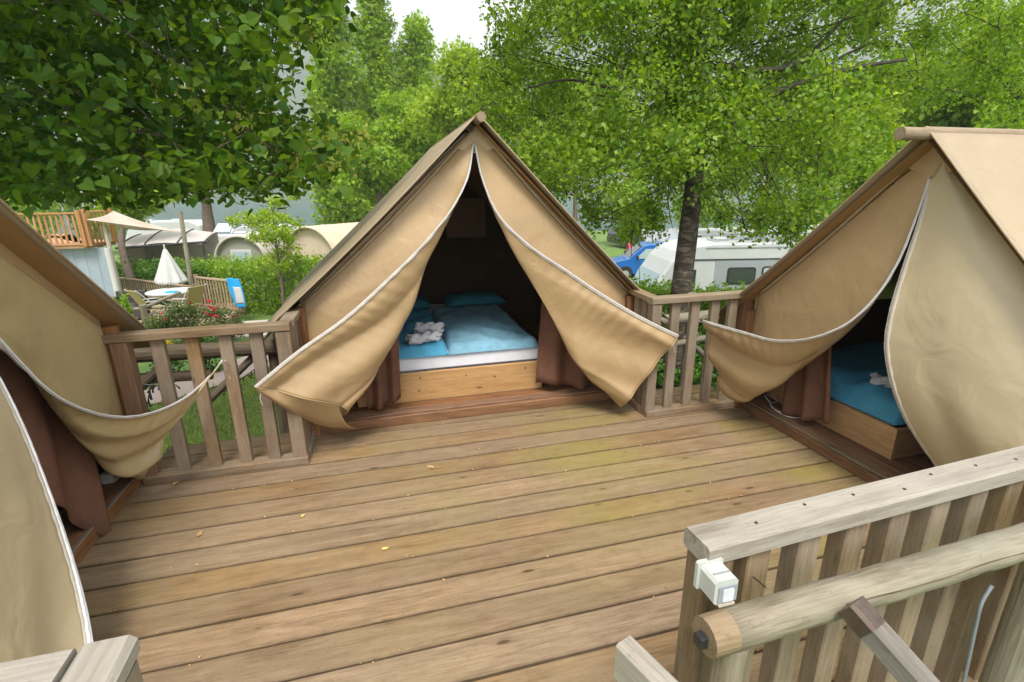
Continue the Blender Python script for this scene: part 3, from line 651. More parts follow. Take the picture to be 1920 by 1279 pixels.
B = [apl+V(.01, 0, -.07), V(-1.575, 2.24, 1.52), atx(-20, 640, -1.54), atx(37, 684, -1.52), atx(78, 732, -1.51), atx(128, 787, -1.50), atx(172, 838, -1.50), atx(222, 880, -1.51), atx(262, 898, -1.50)]
fl, G_ = pulled_flap(tl, A, B, C, M['canvas_k'], 15, M['zip_w'])
A = [apl, V(-1.60, .82, .95), V(-1.60, .80, .45), V(-1.60, .80, .04)]
C = [apl+V(.01, 0, -.05), V(-1.57, 2.28, 1.5), atx(0, 718, -1.50), atx(40, 800, -1.43), atx(80, 900, -1.36), atx(110, 985, -1.30), atx(140, 1085, -1.235), atx(160, 1175, -1.18), atx(166, 1215, -1.16)]
mid = [apl+V(.03, -.05, -.05), V(-1.50, 1.85, 1.45), V(-1.36, 1.70, 1.0), V(-1.26, 1.55, .55), V(-1.22, 1.45, .06)]
G_ = wrinkle(loft([A, mid, C], 50, 36, linear=(0,)), seed=16, amp=.006, ripples=.003)
n = MB(); n.grid(G_); o = n.build('front_flap', M['canvas_lit'], tl, smooth=True, thick=.004); zipper(o, G_, plain('bright_zip_coil', (.80, .81, .84), .4, .05, 60), teeth=True)
drape(tl, atx(-60, 560, -1.66), atx(110, 560, -1.70), atx(60, 930, -1.60), atx(198, 1012, -1.585), 1.3, .035, M['curtain'], seed=9, nrm_dir=(1, 0, 0))

# ------------------------------------------------------------------ beds and what lies on them
def pillow(name, c, r, mat, label, rot=0.0):
    mb = MB(); nu, nv = 24, 16; vs = []
    for j in range(nv+1):
        for i in range(nu+1):
            u, v = i/nu*2-1, j/nv*2-1
            vs.append((u, v))
    top = []; 
    for sgn in (1, -1):
        G = np.zeros((nu+1, nv+1, 3))
        for i in range(nu+1):
            for j in range(nv+1):
                u, v = i/nu*2-1, j/nv*2-1
                h = max(0, (1-u**4)*(1-v**4))**.6
                pin = 1-.07*(1-abs(u))*(v*v)*1.0
                x, y = u*r[0]*(1-.05*(1-v*v)), v*r[1]*(1-.07*(1-u*u))
                z = sgn*r[2]*h+.006*math.sin(7*u+3*v)
                ca, sa = math.cos(rot), math.sin(rot)
                G[i, j] = np.asarray(c)+V(x*ca-y*sa, x*sa+y*ca, z)
        mb.grid(G)
    return tag(mb.build(name, mat, smooth=True), label, 'pillow', 'pillows in the middle tent')
def quilt(name, x0, x1, y0, y1, z, th, mat, label, group=None, seed=0, wr=.006):
    rs = np.random.default_rng(seed); ph = rs.uniform(0, 6, 8); nu, nv = 44, 60
    G = np.zeros((nu, nv, 3)); U = np.linspace(0, 1, nu)[:, None]; W = np.linspace(0, 1, nv)[None, :]
    eu = np.minimum(1, np.minimum(U, 1-U)/.07); ew = np.minimum(1, np.minimum(W, 1-W)/.05)
    ed = np.sqrt(np.clip(1-(1-eu)**2, 0, 1))*np.sqrt(np.clip(1-(1-ew)**2, 0, 1))
    G[:, :, 0] = x0+(x1-x0)*U+.012*np.sin(9*W+ph[0])*(U-.5); G[:, :, 1] = y0+(y1-y0)*W+.010*np.sin(7*U+ph[1])*(W-.5)
    wrn = wr*1.3*(np.sin(14*U+6*np.sin(5*W+ph[2])+ph[3])+np.sin(19*W+4*np.sin(6*U+ph[4]))*.8+np.sin(33*U-21*W+ph[5])*.5)
    G[:, :, 2] = z+th*ed+wrn*ed+.012*np.sin(3*U+ph[6])*np.sin(3*W+ph[7])*ed
    mb = MB(); mb.grid(G)
    mb.add([(x0, y0, z), (x1, y0, z), (x1, y1, z), (x0, y1, z)], [(3, 2, 1, 0)])
    return tag(mb.build(name, mat, smooth=True), label, 'duvet', group)
bed = thing('bed', 'low pine double bed with white mattress in the middle tent', 'bed', (.55, 4.97, .096))
BX0, BX1, BY0, BY1 = -.25, 1.33, 3.99, 5.99
n = MB(); n.beam(V(BX0, BY0, .225), V(BX1, BY0, .225), .03, .255); fb = n.build('front_board', M['pine'], bed)
for px, py in ((788, 709), (874, 704), (928, 706), (985, 690), (786, 733)):
    p = aty(px, py, BY0-.0155); n = MB(); n.cyl(p, p+V(0, .004, 0), random.uniform(.008, .012), n=10, wob=.2); n.build('knot', M['red_wood'], fb)
for xx in (BX0+.016, BX1-.016):
    n = MB(); n.beam(V(xx, BY0+.018, .225), V(xx, BY1, .225), .03, .25); n.build('side_board', M['pine'], bed)
n = MB(); n.box((.54, 5.0, .41), (1.54, 1.96, .15), ch=.03); n.build('mattress', M['sheet'], bed, smooth=False)
quilt('duvet', .520, 1.31, 4.0, 5.5, .478, .075, M['blue'], 'wide blue duvet filling the right side of the double bed', 'duvets on the double bed', 2, wr=.004)
quilt('duvet', -.24, .515, 4.0, 5.5, .478, .075, M['blue2'], 'blue duvet under the white towels on the double bed', 'duvets on the double bed', 4, wr=.004)
pillow('pillow', (1.06, 5.73, .56), (.36, .22, .075), M['teal'], 'teal pillow at the head of the wide blue duvet')
pillow('pillow', (.22, 5.73, .56), (.34, .22, .075), M['teal'], 'teal pillow half hidden behind left flap of middle tent')
def towel_roll(c, l, r, rot, label, seed):
    rs = np.random.default_rng(seed); mb = MB(); ca, sa = math.cos(rot), math.sin(rot)
    nu, nv = 40, 26; G = np.zeros((nu, nv, 3))
    for i in range(nu):
        a = i/(nu-1)*2*math.pi*1.9; rr = r*(1-.62*(1-i/(nu-1)))
        for j in range(nv):
            t = (j/(nv-1)-.5)*l; w = 1+.06*math.sin(9*t/l+a)
            x, y, z = t+.012*math.sin(a*1.7), rr*w*math.cos(a)*1.2, rr*w*math.sin(a)*.85
            G[i, j] = np.asarray(c)+V(x*ca-y*sa, x*sa+y*ca, z+.004*math.sin(30*t))+V(.011*math.sin(5*a+60*t+seed), .012*math.sin(4*a-48*t), .011*math.sin(3*a+70*t+2*seed))*(.3+.7*abs(math.sin(a*.8+seed)))
    mb.grid(G); return tag(mb.build('towel', M['towel'], smooth=True, thick=.008), label, 'towel')
tz = .56
def on_bed(px, py, z): p = atz(px, py, z); return p
towel_roll(on_bed(795, 632, .61), .26, .054, .20, 'rolled white towel lying nearest the edge of the blue duvet', 1)['group'] = 'white towels'
towel_roll(on_bed(805, 614, .655), .23, .052, -.35, 'crumpled white towel on top of the other on the duvet', 2)['group'] = 'white towels'

bed2 = thing('bed', 'orange pine single bed with bright blue cover in the right tent', 'bed', (3.6, 2.7, .09))
n = MB(); n.beam(V(3.14, 2.17, .20), V(3.14, 3.28, .20), .03, .22); n.build('side_board', M['pine'], bed2)
n = MB(); n.beam(V(3.157, 2.185, .20), V(5.1, 2.185, .20), .03, .215); n.build('end_board', M['pine'], bed2)
n = MB(); n.box((4.13, 2.73, .36), (1.9, 1.02, .14), ch=.03); n.build('mattress', M['sheet'], bed2)
quilt('duvet', 3.125, 5.05, 2.19, 3.26, .33, .15, M['blue2'], 'bright blue cover on the single bed in the right tent', None, 7, wr=.008)
p = atz(1655, 722, .51)
towel_roll((p[0]+.1, p[1], .525), .24, .042, -.9, 'small white towel rolled on the bright blue cover', 3)['group'] = 'white towels'

# white cords on the floor of the right tent
for k, (a_, b_) in enumerate((((1432, 752), (1480, 782)), ((1444, 748), (1462, 772)))):
    n = MB(); q0, q1 = atz(*a_, .10), atz(*b_, .10)
    n.tube(curve([q0+V(0, 0, .05), q0+V(.02, -.05, .0), (q0+q1)/2+V(-.03, .02, .012), q1, q1+V(.12, -.05, .0)], 30), .004, n=6)
    tag(n.build('cord', M['wire'], smooth=True), ['long white cord trailing on the right tent floor', 'short white cord looped beside the pulled flap of right tent'][k], 'cord', 'white cords')
# socket block in the left tent
n = MB(); q = atz(207, 890, .13); so = thing('socket_block', 'pale socket block on the dark floor of left tent', 'socket', (q[0], q[1], .09))
n.box((q[0], q[1], .125), (.06, .10, .07), ch=.01); n.build('body', M['white_pl'], so)
for dy in (-.025, .025):
    n = MB(); n.cyl((q[0]+.031, q[1]+dy, .13), (q[0]+.034, q[1]+dy, .13), .017, n=14); n.build('outlet', M['grey_pl'], so)

# ------------------------------------------------------------------ railings
def vert_mesh(name, w, d, h, mat):
    mb = MB(); mb.beam(V(0, 0, 0), V(0, 0, h), w, d, upv=(0, 1, 0), ch=.004, off=0); return local_mesh(name, mb, mat)
bal_me = vert_mesh('baluster', .075, .045, .89, M['rail'])
post_me = vert_mesh('post', .09, .08, .945, M['rail'])
postr_me = vert_mesh('post', .088, .08, .945, M['red_wood'])
rl = thing('deck_railing', 'brown baluster railing at left between the left and middle tents', 'railing', (-1.1, 3.38, 0))
n = MB(); n.beam(V(-1.60, 3.38, .975), V(-.575, 3.38, .975), .095, .05); n.build('top_rail', M['rail'], rl)
n = MB(); n.beam(V(-1.56, 3.375, .028), V(-.57, 3.375, .028), .10, .054); n.build('bottom_rail', M['rail'], rl)
place('post', postr_me, rl, (-1.525, 3.38, .002)); place('post', post_me, rl, (-.622, 3.38, .056)).scale = (1, 1, .942)
for x in (-1.335, -1.148, -.962, -.785): place('baluster', bal_me, rl, (x, 3.385, .057))
n = MB(); n.beam(V(-.605, 3.43, .979), V(-.60, 3.76, .979), .09, .046); n.build('return_rail', M['rail'], rl)
for y in (3.52, 3.64): place('baluster', bal_me, rl, (-.605, y, .057), R(90))
n = MB(); n.beam(V(-.605, 3.43, .03), V(-.60, 3.76, .03), .08, .05); n.build('return_bottom_rail', M['rail'], rl)
place('post', postr_me, rl, (-.60, 3.735, .002), R(90)).scale = (.8, .7, 1)

rr = thing('deck_railing', 'sandy baluster railing at right between the middle and right tents', 'railing', (2.5, 3.39, 0))
n = MB(); n.beam(V(2.005, 3.39, .972), V(2.95, 3.39, .972), .095, .05); n.build('top_rail', M['rail'], rr)
n = MB(); n.beam(V(2.02, 3.385, .028), V(2.92, 3.385, .028), .10, .054); n.build('bottom_rail', M['rail'], rr)
place('post', post_me, rr, (2.055, 3.39, .056)).scale = (.9, 1, .938); place('post', postr_me, rr, (2.90, 3.40, .002))
for x in (2.235, 2.412, 2.595, 2.765): place('baluster', bal_me, rr, (x, 3.395, .057))
n = MB(); n.beam(V(2.05, 3.44, .976), V(2.07, 3.78, .976), .09, .046); n.build('return_rail', M['rail'], rr)
for y in (3.53, 3.65): place('baluster', bal_me, rr, (2.06, y, .057), R(90))
n = MB(); n.beam(V(2.055, 3.44, .03), V(2.07, 3.76, .03), .08, .05); n.build('return_bottom_rail', M['rail'], rr)

# near railing on the right
ang = math.atan2(.10, 1.9); ca, sa = math.cos(ang), math.sin(ang)
def nr(t, off=0.0, z=0.0): return V(.685+t*ca-off*sa, .865+t*sa+off*ca, z)
nrail = thing('deck_railing', 'near grey baluster railing at lower right with a bleached top rail', 'railing', nr(1, 0, 0))
n = MB(); n.beam(nr(0, 0, .973), nr(2.25, 0, .973), .092, .054, ch=.006); n.build('top_rail', M['rail_grey'], nrail)
n = MB(); n.beam(nr(.0, 0, .06), nr(2.25, 0, .06), .07, .05); n.build('bottom_rail', M['rail'], nrail)
bal2 = vert_mesh('baluster', .072, .055, .86, M['rail'])
for k in range(13): place('baluster', bal2, nrail, nr(.175+k*.163, .0, .086), ang)
n = MB(); n.beam(nr(.045, 0, -.25), nr(.045, 0, .945), .075, .085, upv=V(-sa, ca, 0)); n.build('post', M['rail'], nrail)

nm_ = MB(); nm_.cyl((0, 0, 0), (0, 0, .0015), .0042, n=10); nail_me = local_mesh('nail', nm_, M['black'])
for k in range(9):
    place('nail', nail_me, nrail, nr(.175+k*.163+random.uniform(-.012, .012), random.uniform(-.02, .022), 1.0005))
# round handrail in front of it
lg = thing('log_handrail', 'thick peeled log handrail in front of the near right railing', 'handrail', (.68, .74, -.6))
l0, l1 = atz(1362, 1182, .85), atz(1920, 1015, .85); ld = nrm(l1-l0)
n = MB(); P = [l0+ld*t for t in np.linspace(0, 2.2, 24)]; n.tube(P, [.0435+.0012*math.sin(3*t) for t in range(24)], n=22, wob=.012); n.build('log', M['log'], lg, smooth=True)
n = MB(); e0 = l0-ld*.058; n.cyl(e0, l0+ld*.004, .0425, .0445, n=20); le = n.build('log_end', M['log_cut'], lg)
n = MB(); n.beam(e0-ld*.018+V(0, 0, -.006), e0+ld*.004+V(0, 0, -.006), .026, .030, ch=.003); n.build('bolt_cap', M['black'], le)
n = MB(); n.cyl(V(*(l0+ld*.02)[:2], -.7), V(*(l0+ld*.02)[:2], .815), .042, .038, n=18, wob=.02); n.build('post', M['log'], lg)
q = l0+ld*1.13+V(.0, -.01, 0); n = MB(); n.cyl(V(q[0], q[1], -.7), V(q[0], q[1], .815), .062, .056, n=20, wob=.02); n.build('post', M['log'], lg)
q = l0+ld*1.26; n = MB(); n.beam(V(q[0], q[1]-.03, -.6), V(q[0], q[1]-.03, .80), .06, .03, upv=(1, 0, 0)); n.build('stay', M['rail'], lg)
# cracked seam line along the log
n = MB(); n.tube(curve([l0+ld*.30+V(0, -.0385, .020), l0+ld*.6+V(.0, -.0415, .012), l0+ld*.8+V(0, -.040, .016), l0+ld*1.05+V(0, -.0425, .008)], 30), .0022, n=5); n.build('crack', M['log_dark'], lg)

br_ = thing('stair_handrail', 'dark squared handrail with a rusty cap joining the log handrail', 'handrail', (1.0, .6, -.6))
b0, b1 = atz(1603, 1143, .885), atz(1742, 1300, .80); bd = nrm(b1-b0)
n = MB(); n.beam(b0, b0+bd*.75, .052, .050, ch=.005); n.build('bar', M['log_dark'] if False else wood('grey_brown_bar', (.09, .076, .062), (.165, .145, .125), (.24, .215, .19), knots=.3, var=.1), br_)
n = MB(); n.beam(b0-bd*.012, b0+bd*.045, .057, .055, ch=.008); n.build('cap', M['metal'], br_)
q = b0+bd*.6; n = MB(); n.cyl(V(q[0], q[1], -.6), V(q[0], q[1], q[2]-.02), .03, n=12); n.build('post', M['log'], br_)

# end of another rail by the steps
sr = thing('step_rail', 'short bleached rail end beside the steps, lower middle of the picture', 'handrail', (.47, .6, -.6))
n = MB(); n.beam(V(.432, .735, .853), V(.56, .34, .853), .045, .094, ch=.005); n.build('rail', M['rail_grey'], sr)
n = MB(); n.beam(V(.52, .46, -.6), V(.52, .46, .805), .06, .06, upv=(0, 1, 0)); n.build('post', M['rail'], sr)

# corner of the near left railing
nl = thing('deck_railing', 'bleached corner of the near left railing, lower left of the picture', 'railing', (-.9, .86, 0))
n = MB(); n.beam(V(-1.62, .862, .975), V(-.597, .862, .975), .094, .05, ch=.006); n.build('top_rail', M['rail_grey'], nl)
n = MB(); n.beam(V(-.545, .908, .977), V(-.53, .20, .977), .094, .05, ch=.012); n.build('return_rail', M['rail_grey'], nl)
n = MB(); n.beam(V(-.545, .865, -.2), V(-.545, .865, .95), .085, .075, upv=(0, 1, 0)); n.build('post', M['rail'], nl)
for x in (-.75, -.93, -1.11, -1.29, -1.47): place('baluster', bal_me, nl, (x, .865, .058))
n = MB(); n.beam(V(-1.62, .862, .03), V(-.59, .862, .03), .07, .05); n.build('bottom_rail', M['rail'], nl)

# weatherproof electric box on the near post
bc = aty(1342, 1088, .80)
eb = thing('junction_box', 'small white electric box with grey window on near railing post', 'box', bc-V(0, 0, .04))
n = MB(); n.beam(bc+V(0, -.036, 0), bc+V(0, .018, 0), .060, .064, ch=.007); n.build('housing', M['white_pl'], eb)
n = MB(); n.beam(bc+V(-.004, .018, .004), bc+V(-.004, .028, .004), .068, .074, ch=.004); n.build('back_plate', M['white_pl'], eb)
n = MB(); n.beam(bc+V(.004, -.039, -.005), bc+V(.004, -.0365, -.005), .048, .044, ch=.002); wn_ = n.build('window', M['grey_pl'], eb)
n = MB(); n.beam(bc+V(.004, -.0415, -.007), bc+V(.004, -.0392, -.007), .028, .033, ch=.002); n.build('meter', plain('meter_face', (.62, .64, .68), .4, .1, 30), wn_)
n = MB(); n.beam(bc+V(.004, -.040, -.034), bc+V(.004, -.034, -.034), .042, .007); n.build('latch', M['zip'], eb)
n = MB(); n.beam(bc+V(.0, -.016, .0345), bc+V(.0, -.013, .0345), .042, .002, ch=0); n.build('lid_seam', M['grey_pl'], eb)
n = MB(); n.tube([aty(1412, 1082, .84), aty(1432, 1098, .80), aty(1437, 1103, .77)], .0022, n=6); tag(n.build('nail', M['metal']), 'rusty nail sticking out of a baluster beside the white box', 'nail')
# conduit
n = MB(); n.tube(curve([aty(1860, 1098, .835), aty(1843, 1125, .83), aty(1830, 1172, .83), aty(1818, 1228, .83), aty(1802, 1300, .83)], 24), .0055, n=10, upv=(0, 1, 0)); tag(n.build('conduit', M['cable'], smooth=True), 'grey plastic conduit beside the thick round post', 'pipe')

# fallen leaves on the deck
lf = MB(); lf.add([(0, -.5, 0), (.30, -.15, .10), (.26, .2, .05), (0, .55, .12), (-.26, .2, .02), (-.30, -.15, .08), (0, 0, .0)], [(0, 1, 6), (1, 2, 6), (2, 3, 6), (3, 4, 6), (4, 5, 6), (5, 0, 6)])
for px, py, s_, mt, lb in ((375, 1001, .055, 'dry', 'curled orange fallen leaf on the left of the deck'), (722, 1029, .045, 'dry_y', 'yellow fallen leaf in the middle of the deck'),
                           (568, 967, .040, 'dry_y', 'pale fallen leaf standing near the third gap of the deck'), (497, 969, .022, 'dry', 'tiny pale leaf scrap left of the pale fallen leaf'),
                           (330, 906, .05, 'dry', 'dry leaf by the foot of the left railing'), (808, 876, .06, 'dry', 'thin straw coloured leaf nearest the middle tent')):
    me_ = local_mesh('fallen_leaf', lf, M[mt]); p = atz(px, py, .004)
    o = place('fallen_leaf', me_, None, p, random.uniform(0, 6)); o.scale = (s_*.8, s_, s_); tag(o, lb, 'leaf', 'fallen leaves on the deck')

# ------------------------------------------------------------------ leaves and trees
def leaf_arrays(P, size, kind, upb, droop, rs):
    n = len(P)
    nn = rs.normal(size=(n, 3)); nn[:, 2] += upb; nn /= np.linalg.norm(nn, axis=1)[:, None]
    t = rs.normal(size=(n, 3)); t[:, 2] -= droop; t -= nn*(t*nn).sum(1)[:, None]; t /= np.linalg.norm(t, axis=1)[:, None]
    b_ = np.cross(nn, t); s_ = (size*rs.uniform(.5, 1.3, n))[:, None, None]
    if kind == 'heart':
        T = np.array([(0, 0, 0), (.40, .02, .10), (.50, .42, .14), (0, 1.08, -.10), (-.50, .42, .14), (-.40, .02, .10)]); F = [(0, 1, 2, 3), (0, 3, 4, 5)]
    elif kind == 'blade':
        T = np.array([(-.05, 0, 0), (.05, 0, 0), (.03, .6, .0), (0, 1, .15)]); F = [(0, 1, 2, 3)]
    elif kind == 'clump':
        T = np.array([(0, 0, 0), (.5, .35, .1), (.1, .45, .12), (.35, 1.0, -.05), (0, .75, .05), (-.35, 1.0, -.02), (-.1, .45, .1), (-.5, .35, .1)]); F = [(0, 1, 2), (2, 3, 4), (4, 5, 6), (6, 7, 0), (0, 2, 4, 6)]
    else:
        T = np.array([(0, 0, 0), (.40, .42, .08), (0, 1.1, -.06), (-.40, .42, .08)]); F = [(0, 1, 2, 3)]
    vs = P[:, None, :]+s_*(T[None, :, :1]*b_[:, None]+T[None, :, 1:2]*t[:, None]+T[None, :, 2:]*nn[:, None])
    return vs, F, (nn, t, b_, s_[:, 0, 0])
def leaf_object(name, P, size, mat, parent, kind='oval', upb=.8, droop=.6, seed=0, okind='stuff'):
    rs = np.random.default_rng(seed); P = np.asarray(P, float)
    vs, F, _ = leaf_arrays(P, size, kind, upb, droop, rs); n, k = vs.shape[:2]
    off = OFF[parent.name] if parent is not None else P.mean(0)
    co = (vs.reshape(-1, 3)-off).astype(np.float32)
    me = bpy.data.meshes.new(name); me.vertices.add(n*k); me.vertices.foreach_set('co', co.ravel())
    base = (np.arange(n)*k)[:, None]
    idx = np.concatenate([base+np.array(f)[None] for f in F], 1).ravel()
    tot = np.tile([len(f) for f in F], n); st = np.r_[0, np.cumsum(tot)[:-1]]
    me.loops.add(len(idx)); me.loops.foreach_set('vertex_index', idx.astype(np.int32))
    me.polygons.add(len(tot)); me.polygons.foreach_set('loop_start', st.astype(np.int32)); me.polygons.foreach_set('loop_total', tot.astype(np.int32))
    me.validate()
    o = finish(name, me, mat, parent, V(0, 0, 0) if parent is not None else off, off)
    if okind: o['kind'] = okind
    return o
def in_clusters(cl, n, rs, shell=.55):
    cl = np.asarray(cl, float); w = cl[:, 3]*cl[:, 4]*cl[:, 5]; w = w**.75; w /= w.sum()
    i = rs.choice(len(cl), n, p=w); d = rs.normal(size=(n, 3)); d /= np.linalg.norm(d, axis=1)[:, None]
    r = rs.uniform(0, 1, n)**shell*rs.uniform(.85, 1.12, n)
    return cl[i, :3]+d*r[:, None]*cl[i, 3:6]
def limb(mb, p0, p1, r0, r1, rs, bend=.12, n=9, sides=8):
    p0, p1 = np.asarray(p0, float), np.asarray(p1, float); L_ = np.linalg.norm(p1-p0)
    mid = (p0+p1)/2+rs.normal(size=3)*L_*bend*.5+V(0, 0, L_*bend*.4)
    mb.tube(curve([p0, mid, p1], n), np.linspace(r0, r1, n), n=sides, cap=False, wob=.06)
def tree(name, label, cat, base, trunk, r, clusters, n_leaf, size, lmat, bmat, seed, kind='oval', group=None, upb=.8, droop=.6, twigs=True, shell=.55, limb_k=.3, limb_every=1, min_h=.6):
    rs = np.random.default_rng(seed); base = np.asarray(base, float)
    t = thing(name, label, cat, base, group)
    mb = MB(); TP = curve(trunk, 22); mb.tube(TP, np.interp(np.linspace(0, 1, 22), [0, .06, 1], [r*1.35, r, r*.25]), n=12, wob=.07)
    cl = np.asarray(clusters, float)
    for ci, c in enumerate(cl):
        hd = np.linalg.norm(c[:2]-TP[len(TP)//2][:2]); zw = max(c[2]-.45*hd-.2, base[2]+min_h+.35*abs(math.sin(ci*2.4))*min_h)
        k = int(np.argmin(np.abs(TP[:, 2]-zw))); k = max(3, k)
        end = c[:3]+V(0, 0, -.1*c[5])
        if ci % limb_every == 0: limb(mb, TP[k], end, min(.03, max(.010, r*limb_k*(1-k/26))), .004, rs)
        else:
            o_ = cl[(ci//limb_every)*limb_every]
            j = min(range(0, len(cl), limb_every), key=lambda q: ((cl[q][:3]+V(0, 0, .3)-c[:3])**2).sum()); limb(mb, cl[j][:3], end, .007, .003, rs, n=6, sides=5)
        if twigs:
            for _ in range(3):
                e = c[:3]+rs.normal(size=3)*c[3:6]*.55; limb(mb, c[:3]-V(0, 0, .1*c[5]), e, .008 if r > .05 else .005, .003, rs, n=5, sides=5)
    mb.build('trunk', bmat, t, smooth=True)
    leaf_object('crown', in_clusters(cl, n_leaf, rs, shell), size, lmat, t, kind, upb, droop, seed)
    return t
def crown_blobs(c, r, n, rs, sub=.38, zsq=1.0):
    out = []
    for _ in range(n):
        d = rs.normal(size=3); d /= np.linalg.norm(d); q = rs.uniform(.25, .92)
        p = np.asarray(c)+d*np.asarray(r)*q; s_ = sub*rs.uniform(.7, 1.25)
        out.append((*p, r[0]*s_, r[1]*s_, r[2]*s_*zsq))
    return out

# the birch behind the right railing
rs = np.random.default_rng(21)
bb = V(3.52, 5.25, -.75)
btr = [bb, atd(1276, 560, 6.2), atd(1290, 440, 6.2), atd(1300, 350, 6.2), atd(1306, 200, 6.25), atd(1300, 40, 6.3), V(4.1, 6.6, 6.5), V(4.2, 6.7, 9.0)]
cl = []
tries = 0
while len(cl) < 330 and tries < 4000:
    tries += 1
    px, py = rs.uniform(870, 1960), rs.uniform(-260, 430)
    lo = np.interp(px, [870, 930, 1000, 1100, 1180, 1260, 1340, 1400, 1500, 1600, 1700, 1800, 1960], [150, 260, 330, 385, 395, 350, 350, 395, 395, 300, 215, 180, 200])
    hi_l = np.interp(py, [-260, 0, 60, 140, 260, 430], [960, 935, 905, 890, 905, 1060])
    if py > lo or px < hi_l+30: continue
    dd = rs.uniform(4.9, 8.6)
    if px > 1650: dd = rs.uniform(6.2, 9.5)
    p = atd(px, py, dd); s_ = rs.uniform(.20, .50); cl.append((*p, s_, s_, s_*.85))
for _ in range(26):
    p = atd(rs.uniform(1210, 1390), rs.uniform(-120, 320), rs.uniform(5.0, 5.9)); cl.append((*p, .34, .34, .30))
for _ in range(60):
    px = rs.uniform(880, 1560); lo = np.interp(px, [880, 930, 1000, 1100, 1180, 1260, 1340, 1400, 1500, 1600], [190, 280, 350, 410, 425, 370, 380, 420, 430, 330])
    p = atd(px, lo-rs.uniform(-12, 40), rs.uniform(5.4, 8.4)); cl.append((*p, .16, .16, .26))
# drooping sprays
for px, py, dd in ((1120, 395, 7.2), (1150, 410, 7.6), (1205, 405, 7.0), (1235, 425, 7.4), (1395, 420, 6.0), (1430, 410, 5.8), (1475, 425, 5.9), (1350, 405, 6.6), (1500, 400, 6.4), (930, 90, 6.0), (905, 140, 6.4), (915, 210, 6.6), (930, 20, 5.8)):
    p = atd(px, py, dd); cl.append((*p, .20, .20, .28))
for _ in range(60):
    p = V(4.0, 6.3, 0)+V(rs.uniform(-2.8, 3.2), rs.uniform(-2.2, 2.6), rs.uniform(4.8, 9.5)); cl.append((*p, .7, .7, .6))
birch = tree('birch_tree', 'large birch with banded trunk behind the right railing', 'tree', bb, btr, .128, cl, 270000, .053, M['birch'], M['birch_bark'], 21, upb=.7, droop=.9, limb_k=.13, limb_every=5, min_h=2.9)
# its boughs that show against the leaves
for pts, r0 in ((((1306, 200, 6.25), (1390, 215, 6.0), (1450, 178, 5.8), (1520, 150, 5.7), (1600, 128, 5.7), (1700, 112, 5.8)), .05),
                (((1450, 178, 5.8), (1520, 150, 5.8), (1580, 105, 6.0), (1650, 78, 6.2)), .028),
                (((1303, 120, 6.25), (1370, 130, 6.1), (1480, 125, 6.0), (1560, 60, 6.1), (1600, 10, 6.3)), .045),
                (((1306, 230, 6.2), (1240, 170, 6.0), (1150, 165, 5.8), (1060, 150, 5.7), (990, 165, 5.7)), .032),
                (((1303, 150, 6.2), (1230, 90, 6.3), (1190, 40, 6.4), (1140, -40, 6.5)), .04)):
    n = MB(); P = curve([atd(*p) for p in pts], 26); n.tube(P, np.linspace(r0, r0*.3, 26), n=8, wob=.08); n.build('bough', M['bark_d'], birch, smooth=True)

# the linden that hangs in from the upper left
rs = np.random.default_rng(31)
lt = thing('linden_tree', 'linden with dark heart shaped leaves hanging in at upper left', 'tree', (-5.6, 4.6, -.7))
n = MB(); trunk = curve([V(-5.6, 4.6, -.8), V(-5.5, 4.6, 1.0), V(-5.3, 4.5, 2.6), V(-5.2, 4.4, 4.2), V(-5.1, 4.4, 6.5)], 24); n.tube(trunk, np.linspace(.26, .08, 24), n=14, wob=.05); n.build('trunk', M['bark'], lt, smooth=True)
boughs = []
for pts, r0 in ((((-160, 90, 5.6), (-60, 100, 5.0), (0, 122, 4.6), (75, 168, 4.4), (140, 212, 4.3), (210, 262, 4.2), (280, 300, 4.1)), .035),
                (((-160, -20, 5.6), (0, 5, 4.9), (60, 22, 4.7), (130, 60, 4.5), (190, 95, 4.4)), .03),
                (((-40, -60, 5.0), (60, -40, 4.6), (140, 0, 4.2), (210, 42, 4.0), (262, 78, 3.9), (330, 120, 3.9)), .028),
                (((-120, 60, 5.2), (25, 105, 4.6), (95, 138, 4.4), (165, 188, 4.2), (235, 225, 4.1), (310, 258, 4.0)), .022),
                (((190, -30, 4.6), (260, 30, 4.4), (330, 90, 4.2), (400, 170, 4.1), (470, 250, 4.1), (540, 300, 4.2)), .022),
                (((330, -60, 5.0), (420, -10, 4.9), (500, 40, 4.8), (560, 70, 4.8), (610, 70, 4.9)), .018),
                (((-80, 250, 5.4), (20, 300, 5.2), (120, 340, 5.0), (240, 360, 4.9), (360, 360, 4.8)), .02)):
    P = curve([atd(*p) for p in pts], 24); n = MB(); n.tube(P, np.linspace(r0, r0*.28, 24), n=8, wob=.08)
    k = np.argmin(np.abs(trunk[:, 2]-(P[0][2]-.5))); limb(n, trunk[k], P[0], r0*1.5, r0, rs)
    n.build('bough', M['bark'], lt, smooth=True); boughs.append(P)
poly_hi = lambda px: np.interp(px, [0, 100, 200, 300, 380, 440, 500, 540, 580, 620, 660, 690], [385, 390, 395, 385, 378, 385, 378, 360, 335, 315, 285, 255])
sprays = []
while len(sprays) < 2300:
    px, py = rs.uniform(-220, 690), rs.uniform(-330, 395)
    if py > poly_hi(max(px, 0))-12: continue
    if px > 0 and py > -40:
        right = np.interp(py, [-40, 0, 40, 75, 110, 150, 190, 225, 260, 300, 340, 390], [640, 622, 612, 590, 545, 520, 560, 610, 680, 655, 590, 545])
        if px > right-12: continue
    sprays.append(atd(px, py, 3.4+3.6*rs.uniform(0, 1)**.8))
sprays = np.array(sprays); LP = []
for s_ in sprays:
    k = rs.integers(13, 24); d = rs.normal(size=(k, 3))*V(.15, .15, .06); LP.append(s_+d)
